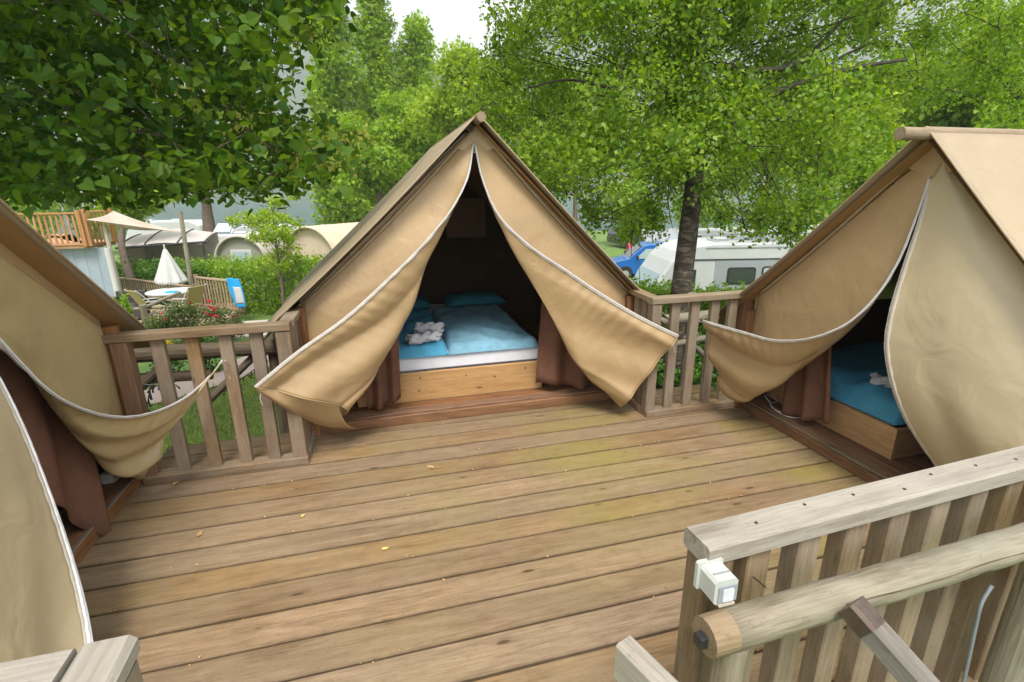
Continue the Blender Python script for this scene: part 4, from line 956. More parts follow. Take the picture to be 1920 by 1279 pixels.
    # twig that carries the spray
LP = np.concatenate(LP)
tw = MB(); allb = np.concatenate(boughs)
for s_ in sprays[::4]:
    j = np.argmin(((allb-s_)**2).sum(1))
    if np.linalg.norm(allb[j]-s_) < .75: limb(tw, allb[j], s_, .007, .0025, rs, n=6, sides=5)
tw.build('twigs', M['bark'], lt, smooth=True, kind='stuff')
vis = []
for i, p in enumerate(LP):
    q = p-CAM; zz = q@fw; x_, y_ = 960+FPX*(q@RT)/zz, 639.5-FPX*(q@UP)/zz
    vis.append(zz if (0 < x_ < 700 and 0 < y_ < 400) else 99+zz)
order = np.argsort(vis)
rs2 = np.random.default_rng(5); big = LP[order[:300]]
vs, F, (nn_, tt_, bb_, ss_) = leaf_arrays(big, .080, 'heart', 1.1, .9, rs2)
hl = MB()
G = [(0, 0, 0), (.22, -.10, .05), (.44, .04, .11), (.52, .30, .15), (.42, .60, .11), (.18, .90, .02), (0, 1.15, -.10), (-.18, .90, .02), (-.42, .60, .11), (-.52, .30, .15), (-.44, .04, .11), (-.22, -.10, .05), (0, .35, .0), (0, .75, -.02)]
hl.add(G, [(0, 1, 2, 12), (12, 2, 3, 4), (12, 4, 5, 13), (13, 5, 6), (0, 12, 10, 11), (12, 8, 9, 10), (12, 13, 7, 8), (13, 6, 7)])
heart_me = local_mesh('leaf', hl, M['linden'])
for i in range(300):
    o = bpy.data.objects.new('leaf', heart_me); COL.objects.link(o); o.parent = lt
    m_ = Matrix.Identity(4)
    for r_ in range(3):
        m_[r_][0] = bb_[i][r_]*ss_[i]; m_[r_][1] = tt_[i][r_]*ss_[i]; m_[r_][2] = nn_[i][r_]*ss_[i]; m_[r_][3] = big[i][r_]-OFF[lt.name][r_]
    o.matrix_basis = m_
leaf_object('foliage', LP[order[300:]], .074, M['linden'], lt, 'heart', 1.1, .9, 33)
# shading mass of the rest of the crown, above and left of the picture
cl = []
for _ in range(70):
    p = V(-4.6, 4.4, 0)+V(rs.uniform(-2.6, 2.6), rs.uniform(-2.6, 2.6), rs.uniform(4.2, 8.5)); cl.append((*p, .8, .8, .55))
leaf_object('crown', in_clusters(cl, 15000, rs), .14, M['linden'], lt, 'heart', 1.0, .8, 35)
BP = []
for px, py, dd in ((600, 255, 4.4), (640, 270, 4.6), (585, 285, 4.3), (560, 305, 4.3), (620, 300, 4.4), (680, 250, 4.7), (350, 180, 3.9), (445, 225, 4.0), (570, 60, 4.6), (280, 165, 4.0)):
    c_ = atd(px, py, dd); BP.append(c_+np.random.default_rng(int(px)).normal(size=(46, 3))*V(.07, .07, .06))
leaf_object('bracts', np.concatenate(BP), .05, M['bract'], lt, 'oval', .2, 1.4, 36)

# trees beyond the camp
rs = np.random.default_rng(41)
def gz(p): return float(ground_z(p[0], p[1]))
def column_tree(px, d, top, base_py, width, seed, label, lm='poplar', n=34000, size=.23, grp='tall pale green trees by the lake'):
    rs = np.random.default_rng(seed); b_ = atd(px, 420, d); b_[2] = gz(b_); tp = atd(px, top, d)[2]; h = tp-b_[2]; cl = []
    for k in range(70):
        t = rs.uniform(.16, 1.0) if k > 3 else .9+.03*k; w = width*(1-abs(t-.42)**1.5*1.25)*rs.uniform(.1, .9); a = rs.uniform(0, 6.28)
        s_ = width*.34*(1.2-.62*t)*rs.uniform(.7, 1.2)
        cl.append((b_[0]+math.cos(a)*w*.62, b_[1]+math.sin(a)*w*.62, b_[2]+h*t, s_, s_, s_*1.7))
    return tree('poplar_tree', label, 'tree', b_, [b_, b_+V(.2, 0, h*.4), b_+V(-.1, .1, h*.97)], .22, cl, n, size, M[lm], M['bark'], seed, 'clump', grp, .4, .2, shell=.5)
column_tree(655, 31, -25, 420, 3.0, 51, 'tallest pale green poplar, left of the middle tent ridge')
column_tree(735, 33, 5, 420, 3.0, 52, 'second pale green poplar, just right of the tallest one')
column_tree(800, 34, 80, 420, 2.7, 53, 'shorter poplar directly left of the birch crown')
b_ = atd(715, 440, 24); b_[2] = gz(b_)
cl = crown_blobs(atd(712, 300, 24), (2.6, 2.3, 2.3), 26, rs, .34)+crown_blobs(atd(770, 250, 25), (2.0, 2.0, 1.9), 12, rs, .4)
tree('willow_tree', 'bushy green tree with many stems left of the middle tent roof', 'tree', b_, [b_, atd(712, 380, 24), atd(715, 250, 24)], .28, cl, 26000, .20, M['poplar'], M['bark'], 54, 'clump', None, .5, .9)
b_ = atd(870, 420, 22); b_[2] = gz(b_)
cl = crown_blobs(atd(875, 200, 22), (2.6, 2.4, 2.6), 24, rs, .36)
tree('ash_tree', 'yellow green tree rising behind the middle tent ridge', 'tree', b_, [b_, atd(875, 330, 22), atd(872, 190, 22)], .2, cl, 22000, .19, M['lime'], M['bark'], 55, 'clump', None, .5, .6)
b_ = atd(388, 430, 27); b_[2] = gz(b_)
cl = crown_blobs(atd(370, 300, 27), (3.4, 3.0, 1.9), 24, rs, .34)
tree('plane_tree', 'tree with thick brown trunk seen below the linden leaves', 'tree', b_, [b_, atd(389, 400, 27), atd(385, 360, 27), atd(380, 290, 27)], .42, cl, 7000, .22, M['hedge'], M['bark'], 56, 'clump', None, .5, .6)
b_ = atd(245, 470, 18); b_[2] = gz(b_)
cl = crown_blobs(atd(235, 385, 19), (1.7, 1.6, .75), 14, rs, .4)
tree('maple_tree', 'small tree with mossy trunk behind the beige shade sail', 'tree', b_, [b_, atd(228, 460, 18.5), atd(232, 400, 19), atd(235, 370, 19)], .19, cl, 5000, .13, M['poplar'], M['bark'], 57, 'clump', None, .5, .6)
b_ = atd(527, 560, 14.5); b_[2] = gz(b_)
cl = crown_blobs(atd(512, 415, 14.5), (1.35, 1.2, .95), 34, rs, .19)+crown_blobs(atd(525, 480, 14.5), (1.1, 1.0, .75), 18, rs, .19)
tree('young_tree', 'young airy yellow green tree left of the middle tent', 'tree', b_, [b_, atd(527, 520, 14.5), atd(516, 450, 14.5), atd(508, 380, 14.5)], .05, cl, 4600, .075, M['lime'], M['bark'], 58, 'oval', None, .5, .7)
k = 0
for px, d, topy, wd, lm, lb in ((1560, 15, 150, 2.2, 'lime', 'bright lime tree close behind the right tent roof'), (1760, 17, 60, 2.8, 'birch', 'dark green tree above the ridge of the right tent'), (1900, 15, 40, 2.4, 'poplar', 'leafy tree at the right picture edge above the tent'),
                                (1440, 30, 130, 3.4, 'poplar', 'wide tree behind the white motorhome, seen through the birch'), (1080, 27, 110, 3.2, 'poplar', 'tree behind the blue van, seen through the birch'), (1660, 36, 190, 3.0, 'poplar', 'distant tree between birch and right tent ridge')):
    b_ = atd(px, 440, d); b_[2] = gz(b_); c_ = atd(px, (topy+420)/2-20, d); hr = abs(atd(px, topy, d)[2]-c_[2]); rsx = np.random.default_rng(60+k)
    cl = crown_blobs(c_, (wd, wd, hr), 24, rsx, .36)
    tree('leafy_tree', lb, 'tree', b_, [b_, (b_+c_)/2, c_+V(0, 0, hr*.7)], .16, cl, 14000, .012*d if d < 20 else .22, M[lm], M['bark'], 60+k, 'oval' if d < 20 else 'clump', 'trees behind the motorhome', .5, .6); k += 1
for k, (px, d) in enumerate(((60, 40), (180, 44), (470, 48), (1180, 46), (1320, 44), (1540, 50), (1850, 44))):
    lbs = ['far tree at left edge behind the orange railing', 'far tree behind the shade sail by the lake', 'far low tree by the lake above the olive hut', 'far tree by the lake above the dark hatchback', 'far tree by the lake right of the birch trunk', 'far tree by the lake left of the right tent', 'far tree hidden by leaves above the right tent']
    if px in (470,): continue
    b_ = atd(px, 430, d); b_[2] = gz(b_); c_ = b_+V(0, 0, 4.2); cl = crown_blobs(c_, (2.6, 2.6, 3.0), 18, np.random.default_rng(80+k), .4)
    tree('leafy_tree', lbs[k], 'tree', b_, [b_, b_+V(.1, 0, 2), c_+V(0, 0, 1.5)], .2, cl, 4500, .30, M['poplar'], M['bark'], 80+k, 'clump', 'far trees by the lake', .5, .6)

# hedges
def hedge(name, label, pts, w, h, n, size, mat, seed, group=None):
    rs = np.random.default_rng(seed); P = curve(pts, 120); k = rs.integers(0, 120, n); T = np.gradient(P, axis=0); T /= np.linalg.norm(T, axis=1)[:, None]; S = np.c_[T[:, 1], -T[:, 0]]
    u = rs.uniform(-1, 1, n); v = rs.uniform(0, 1, n); face = rs.uniform(0, 1, n); u = np.where(face < .45, np.sign(u)*rs.uniform(.8, 1.05, n), u); v = np.where(face > .6, rs.uniform(.85, 1.08, n), v)
    bump_ = 1+.14*np.sin(k*.9+1.3)+.10*np.sin(k*2.3)
    xy = P[k]+S[k]*(u*w*bump_)[:, None]+rs.normal(size=(n, 2))*.05
    hh = (h[0]+(h[1]-h[0])*k/119)*bump_
    pts3 = np.c_[xy, ground_z(xy[:, 0], xy[:, 1])+v*hh+rs.normal(size=n)*.04]
    o0 = V(*P[60], float(ground_z(*P[60]))); t = thing(name, label, 'hedge', o0, group)
    leaf_object('foliage', pts3, size, mat, t, 'oval', .6, .3, seed)
    mb = MB()
    for j in range(3, 118, 6):
        g0 = float(ground_z(*P[j])); e = V(P[j][0], P[j][1], g0+(h[0]+(h[1]-h[0])*j/119)*.8); limb(mb, V(P[j][0], P[j][1], g0-.05), e, .03, .01, rs, n=5, sides=5)
        for _ in range(4): limb(mb, V(P[j][0], P[j][1], g0+.3), e+rs.normal(size=3)*.3, .012, .005, rs, n=4, sides=4)
    mb.build('stems', M['bark'], t, smooth=True)
    return t
h0, h1, h2 = atd(200, 560, 20.5), atd(330, 560, 18.6), atd(380, 570, 17.2)
hedge('hedge', 'dark green hedge behind the patio and the folded parasol', [h0[:2], h1[:2], h2[:2]], .5, (1.45, 1.35), 15000, .10, M['hedge'], 91, 'clipped hedges')
h0, h1, h2 = atd(380, 580, 19.2), atd(470, 590, 17.6), atd(620, 600, 15.6)
hedge('hedge', 'fresh green hedge right of the blue and white towel', [h0[:2], h1[:2], h2[:2]], .6, (1.45, 1.5), 20000, .085, M['hedge_l'], 92, 'clipped hedges')
h0, h1, h2 = atd(1165, 570, 11.5), atd(1300, 580, 10.4), atd(1520, 580, 9.8)
hedge('hedge', 'light green hedge behind the right railing and birch trunk', [h0[:2], h1[:2], h2[:2]], .5, (-.44-gz(h0), -.34-gz(h2)), 20000, .075, M['hedge_l'], 93, 'clipped hedges')
# low planting close behind the railings
def bush(name, label, c, r, n, size, mat, seed, flowers=None, cat='bush', group=None):
    rs = np.random.default_rng(seed); c = np.asarray(c, float); t = thing(name, label, cat, (c[0], c[1], c[2]), group)
    cl = crown_blobs(c+V(0, 0, r[2]), r, 14, rs, .4); leaf_object('foliage', in_clusters(cl, n, rs), size, mat, t, 'oval', .4, .2, seed)
    mb = MB()
    for q in cl: limb(mb, c, q[:3], .012, .004, rs, n=5, sides=5)
    mb.build('stems', M['bark'], t, smooth=True)
    if flowers:
        fm = MB(); 
        for a in range(7):
            w = a*2*math.pi/7; fm.add([(0, 0, 0), (math.cos(w-.4)*.7, math.sin(w-.4)*.7, .35), (math.cos(w), math.sin(w), .28), (math.cos(w+.4)*.7, math.sin(w+.4)*.7, .35)], [(0, 1, 2, 3)])
        fm.ellipsoid((0, 0, .25), (.42, .42, .35), 7, 4)
        fme = local_mesh('flower', fm, flowers[0])
        for p in flowers[1]:
            o = place('flower', fme, t, p, random.uniform(0, 6)); o.scale = (flowers[2],)*3; o.rotation_euler[0] = random.uniform(.3, 1.0)
    return t
fr = [atd(x, y, 12.2) for x, y in ((392, 577), (396, 592), (405, 594), (385, 588), (440, 594), (358, 570), (392, 566), (310, 600), (305, 588), (400, 580))]
c_ = atd(350, 640, 12.5); c_[2] = gz(c_)
bush('rose_bush', 'rose bush with red blooms behind the left railing', c_, (1.1, .55, .60), 5600, .052, M['bush'], 95, (M['red_fl'], fr, .075))
c_ = atd(430, 625, 12.9); c_[2] = gz(c_); bush('lavender_bush', 'pale silvery bush right of the red roses', c_, (.42, .35, .42), 1500, .045, M['bush'], 96)
fy = [atd(x, y, 8.9) for x, y in ((300, 630), (308, 636), (315, 642), (322, 646), (316, 650), (325, 652), (305, 642), (330, 648), (297, 624))]
c_ = atd(312, 700, 9.0); c_[2] = gz(c_); bush('yellow_flower_plant', 'yellow flowering plant seen below the left railing top', c_, (.35, .3, .36), 900, .05, M['hedge'], 97, (M['yel_fl'], fy, .05))
c_ = atd(385, 690, 9.4); c_[2] = gz(c_); bush('laurel_bush', 'dark glossy green bush seen between left balusters', c_, (.5, .45, .42), 1600, .07, M['hedge'], 98)
c_ = atd(225, 600, 12.0); c_[2] = gz(c_); bush('lime_bush', 'bright lime shrub at the roof edge of left tent', c_, (.35, .35, .75), 1600, .06, M['hedge_l'], 99)
for k, (px, d, r_) in enumerate(((1225, 6.6, .5), (1350, 5.6, .45), (1300, 7.4, .6))):
    c_ = atd(px, 720, d); c_[2] = gz(c_); bush('undergrowth_bush', ['low green bush at the foot of the birch, left side', 'low green bush between balusters of the right railing', 'low green bush just behind the birch trunk'][k], c_, (r_, r_, r_*.6), 1800, .06, M['hedge'], 100+k)
rs = np.random.default_rng(77); dp = np.c_[rs.uniform(-1.5, 2.8, 230), rs.uniform(1.0, 3.7, 230), np.full(230, .004)]; q_ = rs.uniform(0, 1, 230) < .6
dp[q_, 1] = 2.018+PITCHB*np.round((dp[q_, 1]-2.018)/PITCHB)+rs.normal(size=q_.sum())*.006
leaf_object('bark_crumbs', dp, .013, M['dry'], None, 'oval', 3.0, 0, 78)
# grass seen through the left railing
rs = np.random.default_rng(71); n_ = 26000
gxy = np.c_[rs.uniform(-4.5, .6, n_), rs.uniform(4.1, 10.5, n_)]; 
pd_ = np.min(np.linalg.norm(gxy[:, None]-curve(PATH, 40)[None], axis=2), axis=1); gxy = gxy[pd_ > .64]
leaf_object('grass', np.c_[gxy, ground_z(gxy[:, 0], gxy[:, 1])], .085, M['grass'], None, 'blade', .0, -1.6, 72)
n_ = 9000; gxy = np.c_[rs.uniform(1.6, 6.0, n_), rs.uniform(4.1, 9.5, n_)]
o = leaf_object('grass', np.c_[gxy, ground_z(gxy[:, 0], gxy[:, 1])], .10, M['grass'], None, 'blade', .0, -1.6, 73)

# ------------------------------------------------------------------ log frames behind the railings
lf_ = thing('log_trestle', 'dark horizontal log trestle behind the left railing', 'trestle', (-1.3, 4.25, -.65))
n = MB(); n.cyl(aty(200, 667, 4.25), aty(524, 650, 4.25), .068, .060, n=14, wob=.04); n.build('log', M['log_dark'], lf_)
n = MB(); n.cyl(aty(235, 712, 4.30), aty(398, 702, 4.30), .045, .042, n=12, wob=.04); n.build('log', M['log_dark'], lf_)
n = MB(); n.cyl(aty(548, 598, 4.40), aty(390, 752, 4.16), .030, .030, n=10, wob=.04); n.build('brace', M['log_dark'], lf_)
n = MB(); n.cyl(aty(255, 735, 4.27), aty(310, 680, 4.27), .035, .035, n=10, wob=.04); n.build('brace', M['log_dark'], lf_)
for px in (228, 512):
    p = aty(px, 660, 4.25); n = MB(); n.cyl(V(p[0], p[1]+.06, -.8), V(p[0], p[1]+.06, p[2]+.03), .055, n=12); n.build('post', M['log_dark'], lf_)
ls = thing('string_lights', 'dark string of little lamps drooping from the log trestle', 'string lights', aty(470, 690, 4.12))
for pts in ([aty(505, 655, 4.25), aty(480, 690, 4.18), aty(450, 712, 4.15), aty(420, 735, 4.15)], [aty(300, 700, 4.22), aty(282, 730, 4.22), aty(275, 765, 4.22)], [aty(240, 700, 4.2), aty(262, 718, 4.2), aty(300, 722, 4.2), aty(330, 722, 4.2)]):
    P = curve(pts, 16); n = MB(); n.tube(P, .004, n=5)
    for p in P[1::1]:
        q = p+V(random.uniform(-.03, .03), 0, -random.uniform(.03, .055)); n.tube([p, q], [.004, .008], n=5)
    n.build('strand', M['black'], ls)
lf2 = thing('log_trestle', 'pale peeled log trestle behind the right railing', 'trestle', (2.6, 3.95, -.65))
n = MB(); n.cyl(aty(1225, 603, 3.95), aty(1400, 585, 3.95), .052, .055, n=14, wob=.03); n.build('log', M['log'], lf2)
n = MB(); n.cyl(aty(1215, 655, 3.98), aty(1405, 618, 3.98), .030, .030, n=10, wob=.03); n.build('log', M['log'], lf2)
n = MB(); n.cyl(aty(1285, 630, 4.0), aty(1345, 692, 4.0), .026, n=10); n.build('brace', M['log'], lf2)
for x in (2.15, 2.86):
    n = MB(); n.cyl(V(x, 4.06, -.8), V(x, 4.06, .85), .05, n=12); n.build('post', M['log'], lf2)

# ------------------------------------------------------------------ the neighbouring pitch at left
def rail_run(parent, a, b, top, bot, mat, step=.14, bw=.05, rail_h=.05, posts=True, ph=.09):
    """balustrade from a to b (xy); each stave a piece of its own"""
    a, b = np.asarray(a[:2], float), np.asarray(b[:2], float); L_ = np.linalg.norm(b-a); d = (b-a)/L_
    an = math.atan2(d[1], d[0])
    n = MB(); n.beam(V(*a, top-rail_h/2), V(*b, top-rail_h/2), .09, rail_h); n.build('top_rail', mat, parent)
    n = MB(); n.beam(V(*a, bot+.06), V(*b, bot+.06), .06, .05); n.build('bottom_rail', mat, parent)
    me_ = vert_mesh('baluster', bw, .03, top-rail_h-bot-.085, mat)
    for t in np.arange(step*.7, L_-step*.3, step): p = a+d*t; place('baluster', me_, parent, V(*p, bot+.085), an)
    if posts:
        pm = vert_mesh('post', ph, ph, top-bot+.06, mat)
        for p in (a, b): place('post', pm, parent, V(*p, bot), an)
PZ = -1.72
pa = thing('patio_deck', 'brown plank patio of the neighbouring pitch at left', 'deck', (-6.2, 16.6, PZ-.3))
for k in range(22):
    n = MB(); y = 14.9+k*.15; n.beam(V(-8.4, y, PZ-.015), V(-4.35, y, PZ-.015), .142, .03); n.build('board', M['patio_wood'], pa)
n = MB(); n.beam(V(-4.33, 14.82, PZ-.17), V(-4.33, 18.15, PZ-.17), .03, .28); n.build('fascia', M['patio_wood'], pa)
n = MB(); n.beam(V(-8.4, 14.80, PZ-.17), V(-4.33, 14.80, PZ-.17), .03, .28); n.build('fascia', M['patio_wood'], pa)
pr = thing('patio_railing', 'pale brown railing on the right side of the patio, towel on it', 'railing', atd(405, 580, 15.2), 'railings of the patio')
q0, q1 = atd(367, 520, 15.9), atd(446, 522, 15.0); rail_run(pr, q0, q1, atd(405, 523, 15.4)[2], PZ, M['patio_wood'], step=.145, bw=.055)
pr2 = thing('patio_railing', 'brown railing at the back of the patio behind the parasol', 'railing', atd(275, 570, 17.4), 'railings of the patio')
q2 = atd(214, 523, 18.0); rail_run(pr2, q2, q0+V(-.12, .05, 0), atd(275, 524, 17.3)[2], PZ, M['patio_wood'], step=.145, bw=.055)
pr3 = thing('patio_railing', 'pale log rail with round post in front of the patio', 'railing', atd(268, 620, 12.6), 'railings of the patio')
for a_, b_, r_ in (((205, 583, 12.6), (330, 574, 12.9), .035), ((268, 578, 12.6), (338, 548, 13.4), .04)):
    n = MB(); n.cyl(atd(*a_), atd(*b_), r_, n=10); n.build('rail', M['log'], pr3)
p = atd(267, 572, 12.6); n = MB(); n.cyl(V(p[0], p[1], gz(p)-.1), p, .085, .08, n=14); n.build('post', M['log'], pr3)
for px in (292, 306):
    p = atd(px, 590, 12.7); n = MB(); n.cyl(V(p[0], p[1], gz(p)-.1), p, .03, n=8); n.build('stave', M['patio_wood'], pr3)
# folded parasol
pc = atd(328, 560, 15.6); pc[2] = PZ
ps = thing('parasol', 'folded white parasol standing on the patio', 'parasol', pc)
n = MB(); n.cyl(pc, V(pc[0], pc[1], .30), .022, n=10); n.build('pole', M['white_cloth'], ps)
n = MB(); nu, nv = 32, 14; G = np.zeros((nu, nv, 3)); zt, zb = .16, atd(328, 529, 15.6)[2]
for i in range(nu):
    a = 2*math.pi*i/nu
    for j in range(nv):
        v = j/(nv-1); r_ = (.03+.36*v**.85)*(1+.24*math.cos(8*a+.4*math.sin(3*a))*v); G[i, j] = V(pc[0]+r_*math.cos(a), pc[1]+r_*math.sin(a)*.8, zt+(zb-zt)*v+.04*math.cos(8*a)*v*v)
n.grid(G, close_u=True); n.build('canopy', M['white_cloth'], ps, smooth=True, thick=.01)
n = MB(); n.box((pc[0], pc[1], PZ+.04), (.5, .5, .08), ch=.02); n.build('base', M['stone'], ps)
# table and chairs
tc_ = atd(322, 560, 14.9); tc_[2] = PZ; tt = thing('table', 'white folding table with a laid top on the patio', 'table', tc_)
n = MB(); n.cyl(tc_+V(0, 0, .70), tc_+V(0, 0, .73), .62, n=28); n.build('top', M['white_cloth'], tt)
for s_ in (-1, 1):
    for yy in (-.3, .3):
        n = MB(); n.beam(tc_+V(-.42*s_, yy, 0), tc_+V(.42*s_, yy, .70), .035, .03, upv=(0, 1, 0)); n.build('leg', M['white_cloth'], tt)
n = MB(); n.cyl(tc_+V(.12, -.25, .733), tc_+V(.12, -.25, .75), .17, n=18); tag(n.build('plate', M['blue_towel']), 'blue dish lying on the white patio table', 'dish')
def folding_chair(c, rot, label, frame, cloth):
    t = thing('folding_chair', label, 'chair', c, 'chairs on the patio'); ca, sa = math.cos(rot), math.sin(rot)
    W = lambda x, y, z: np.asarray(c)+V(x*ca-y*sa, x*sa+y*ca, z)
    n = MB(); n.grid(np.array([[W(x, y, .43+.01*math.sin(6*x)) for x in np.linspace(-.24, .24, 5)] for y in np.linspace(-.22, .24, 5)])); n.build('seat', cloth, t, thick=.02)
    n = MB(); n.grid(np.array([[W(x, .26+.28*v, .48+.52*v) for x in np.linspace(-.24, .24, 5)] for v in np.linspace(0, 1, 5)])); n.build('backrest', cloth, t, thick=.02)
    for x in (-.26, .26):
        for a_, b_ in (((x, -.30, 0), (x, .55, 1.02)), ((x, .38, 0), (x, -.24, .44))):
            n = MB(); n.cyl(W(*a_), W(*b_), .018, n=8); n.build('leg', frame, t)
        n = MB(); n.beam(W(x, -.20, .64), W(x, .36, .68), .04, .025); n.build('armrest', frame, t)
    return t
OL = plain('olive_mesh', (.36, .32, .13), .8, .2, 40)
folding_chair(V(*atd(295, 585, 14.1)[:2], PZ), 2.4, 'white framed folding chair left of the patio table', M['white_cloth'], OL)
folding_chair(V(*atd(353, 580, 14.4)[:2], PZ), -2.2, 'white framed folding chair right of the patio table', M['white_cloth'], OL)
c_ = V(*atd(245, 590, 14.6)[:2], PZ); wc = thing('wicker_armchair', 'dark wicker armchair at the left end of patio', 'chair', c_, 'chairs on the patio')
n = MB(); n.box(c_+V(0, 0, .22), (.75, .7, .40), ch=.04); n.build('seat', M['wicker'], wc)
n = MB(); n.box(c_+V(0, .33, .58), (.75, .10, .38), ch=.04); n.build('backrest', M['wicker'], wc)
for s_ in (-1, 1):
    n = MB(); n.box(c_+V(.34*s_, 0, .52), (.09, .66, .22), ch=.03); n.build('armrest', M['wicker'], wc)
# towel over the railing end
t0 = atd(441, 523, 14.9); tw_ = thing('beach_towel', 'sky blue and white beach towel hung over the patio railing end', 'towel', t0-V(0, 0, .85))
dr = nrm(V(q1[0]-q0[0], q1[1]-q0[1], 0)); nv_ = V(dr[1], -dr[0], 0); 
G = np.zeros((18, 22, 3))
for i in range(18):
    u = i/17-.5
    for j in range(22):
        v = j/21; w_ = .52*(1-.5*abs(v-.5)**2.2*1.8); G[i, j] = t0+dr*(u*w_+.16*v)+nv_*(.09+.04*math.sin(9*u+2*v))+V(0, 0, .03-.86*v)
n = MB(); n.grid(G); o = n.build('cloth', M['blue_towel'], tw_, smooth=True, thick=.03)
n = MB(); n.grid(G[5:17, 6:19]+nv_*.022); n.build('print', M['white_cloth'], o, smooth=True, thick=.008)
# steps
for k in range(3):
    p0 = atd(452, 598+k*13, 14.0-.55*k); z_ = PZ-.02-.17*k+.02
    n = MB(); n.box((p0[0], p0[1], z_-.10), (1.3, .46, .20), ch=.01); tag(n.build('step', M['stone']), ['topmost pale concrete step beside the patio', 'middle pale concrete step below the patio', 'lowest pale concrete step towards the path'][k], 'step', 'concrete steps')

# lodge with the orange balcony and its shade sail
ld_ = thing('lodge_balcony', 'raised lodge with orange balcony railing at left', 'lodge', atd(150, 560, 15.5)*V(1, 1, 0)+V(0, 0, -1.8))
T_ = atd(150, 398, 15.3)[2]; F_ = atd(190, 459, 15.9)[2]
qa, qb, qc = atd(20, 404, 14.9), atd(146, 399, 15.2), atd(203, 396, 16.2)
rail_run(ld_, qa, qb, T_, F_, M['orange_wood'], step=.15, bw=.06, ph=.12); rail_run(ld_, qb+V(.12, .06, 0), qc, T_+.03, F_, M['orange_wood'], step=.15, bw=.06, ph=.12)
n = MB(); n.add([V(*qa[:2], F_), V(*qb[:2], F_), V(*qc[:2], F_), V(*(qc[:2]+V(-4, 4)), F_), V(*(qa[:2]+V(-1, 5)), F_)], [(0, 1, 2, 3, 4)]); n.build('balcony_floor', M['orange_wood'], ld_, thick=.12)
w0, w1 = qa+V(0, .25, 0), atd(203, 480, 15.9)
for k in range(14):
    t0_, t1_ = k/14, (k+1)/14; a_, b_ = w0*(1-t0_)+w1*t0_, w0*(1-t1_)+w1*t1_
    n = MB(); n.add([V(*a_[:2], -1.95), V(*b_[:2], -1.95), V(*b_[:2], F_-.07), V(*a_[:2], F_-.07)], [(0, 1, 2, 3)]); n.build('fabric_panel', M['pale_cloth'], ld_, thick=.02+.02*(k % 2))
p = atd(209, 500, 15.7); n = MB(); n.cyl(V(p[0], p[1], -2.0), V(p[0], p[1], F_-.07), .085, n=14); n.build('column', M['white_cloth'], ld_)
p = atd(214, 500, 16.0); n = MB(); n.cyl(V(p[0], p[1], -2.0), V(p[0], p[1], F_+.6), .06, n=10); n.build('column', M['stone'], ld_)
for k, dx in enumerate((-.9, -.45)):
    p = atd(118+k*22, 396, 17.0); n = MB(); n.tube(curve([p, p+V(.15, 0, .45), p+V(.35, 0, .62)], 8), .03, n=6); n.tube(curve([p+V(.35, 0, .62), p+V(.6, 0, .55), p+V(.62, 0, .1)], 8), .03, n=6); n.build('chair_frame', M['cara_grey'], ld_)
s0, s1, s2 = atd(162, 412, 15.25), atd(211, 395, 16.4), atd(344, 437, 15.7)
G = np.zeros((22, 22, 3)); cen = (s0+s1+s2)/3
for i in range(22):
    for j in range(22):
        a, b = i/21, j/21; w = np.array([1-a, a*(1-b), a*b]); p = w[0]*s0+w[1]*s1+w[2]*s2
        pull = 4*(w[0]*w[1]*.5+w[1]*w[2]*1.0+w[0]*w[2]*.30)*(1-min(1, 27*w[0]*w[1]*w[2])); G[i, j] = p+(cen-p)*.30*pull+V(0, 0, -.22*27*w[0]*w[1]*w[2])
n = MB(); n.grid(G); tag(n.build('shade_sail', M['sail'], smooth=True, thick=.01), 'beige triangular shade sail stretched from the orange balcony', 'shade sail')
p0, p1 = atd(358, 545, 16.3), atd(338, 397, 15.8); n = MB(); n.cyl(V(p0[0], p0[1], gz(p0)-.1), p1, .075, .062, n=12, wob=.03); tag(n.build('wooden_pole', M['log']), 'leaning wooden pole that holds the shade sail', 'pole')

# caravans and huts
def profile_body(name, prof, o, dx, dy, width, mat, parent, smooth=False, ch=True):
    n = MB(); pr_ = np.asarray(prof, float); k = len(pr_); inset = .12
    rings = []
    c_ = pr_.mean(0)
    for w, s_ in ((0, .965), (inset*.4, .99), (inset, 1.0), (width-inset, 1.0), (width-inset*.4, .99), (width, .965)):
        q = c_+(pr_-c_)*s_; rings.append(np.array([o+dx*a+dy*w+V(0, 0, b) for a, b in q]))
    f = [(r*k+i, r*k+(i+1) % k, (r+1)*k+(i+1) % k, (r+1)*k+i) for r in range(5) for i in range(k)]+[tuple(range(k)), tuple(range(5*k, 6*k))[::-1]]
    n.add(np.concatenate(rings), f); return n.build(name, mat, parent, smooth=smooth)
def panel(name, o, dx, dy, pts, mat, parent, lift=.012, thick=.014):
    n = MB(); n.add([o+dx*a+dy*-lift+V(0, 0, b) for a, b in pts], [tuple(range(len(pts)))]); return n.build(name, mat, parent, thick=thick)
def rr_(x0, x1, z0, z1, r=.06):
    out_ = []
    for cx, cz, a0 in ((x1-r, z1-r, 0), (x0+r, z1-r, 90), (x0+r, z0+r, 180), (x1-r, z0+r, 270)):
        for a in (0, 30, 60, 90): out_.append((cx+r*math.cos(R(a0+a)), cz+r*math.sin(R(a0+a))))
    return out_
def wheel(parent, c, dy, r, w=.2):
    n = MB(); n.cyl(c, c+dy*w, r, n=22); wh = n.build('wheel', M['tyre'], parent)
    n = MB(); n.cyl(c-dy*.012, c+dy*.05, r*.62, n=18); n.build('rim', M['cara_grey'], wh)
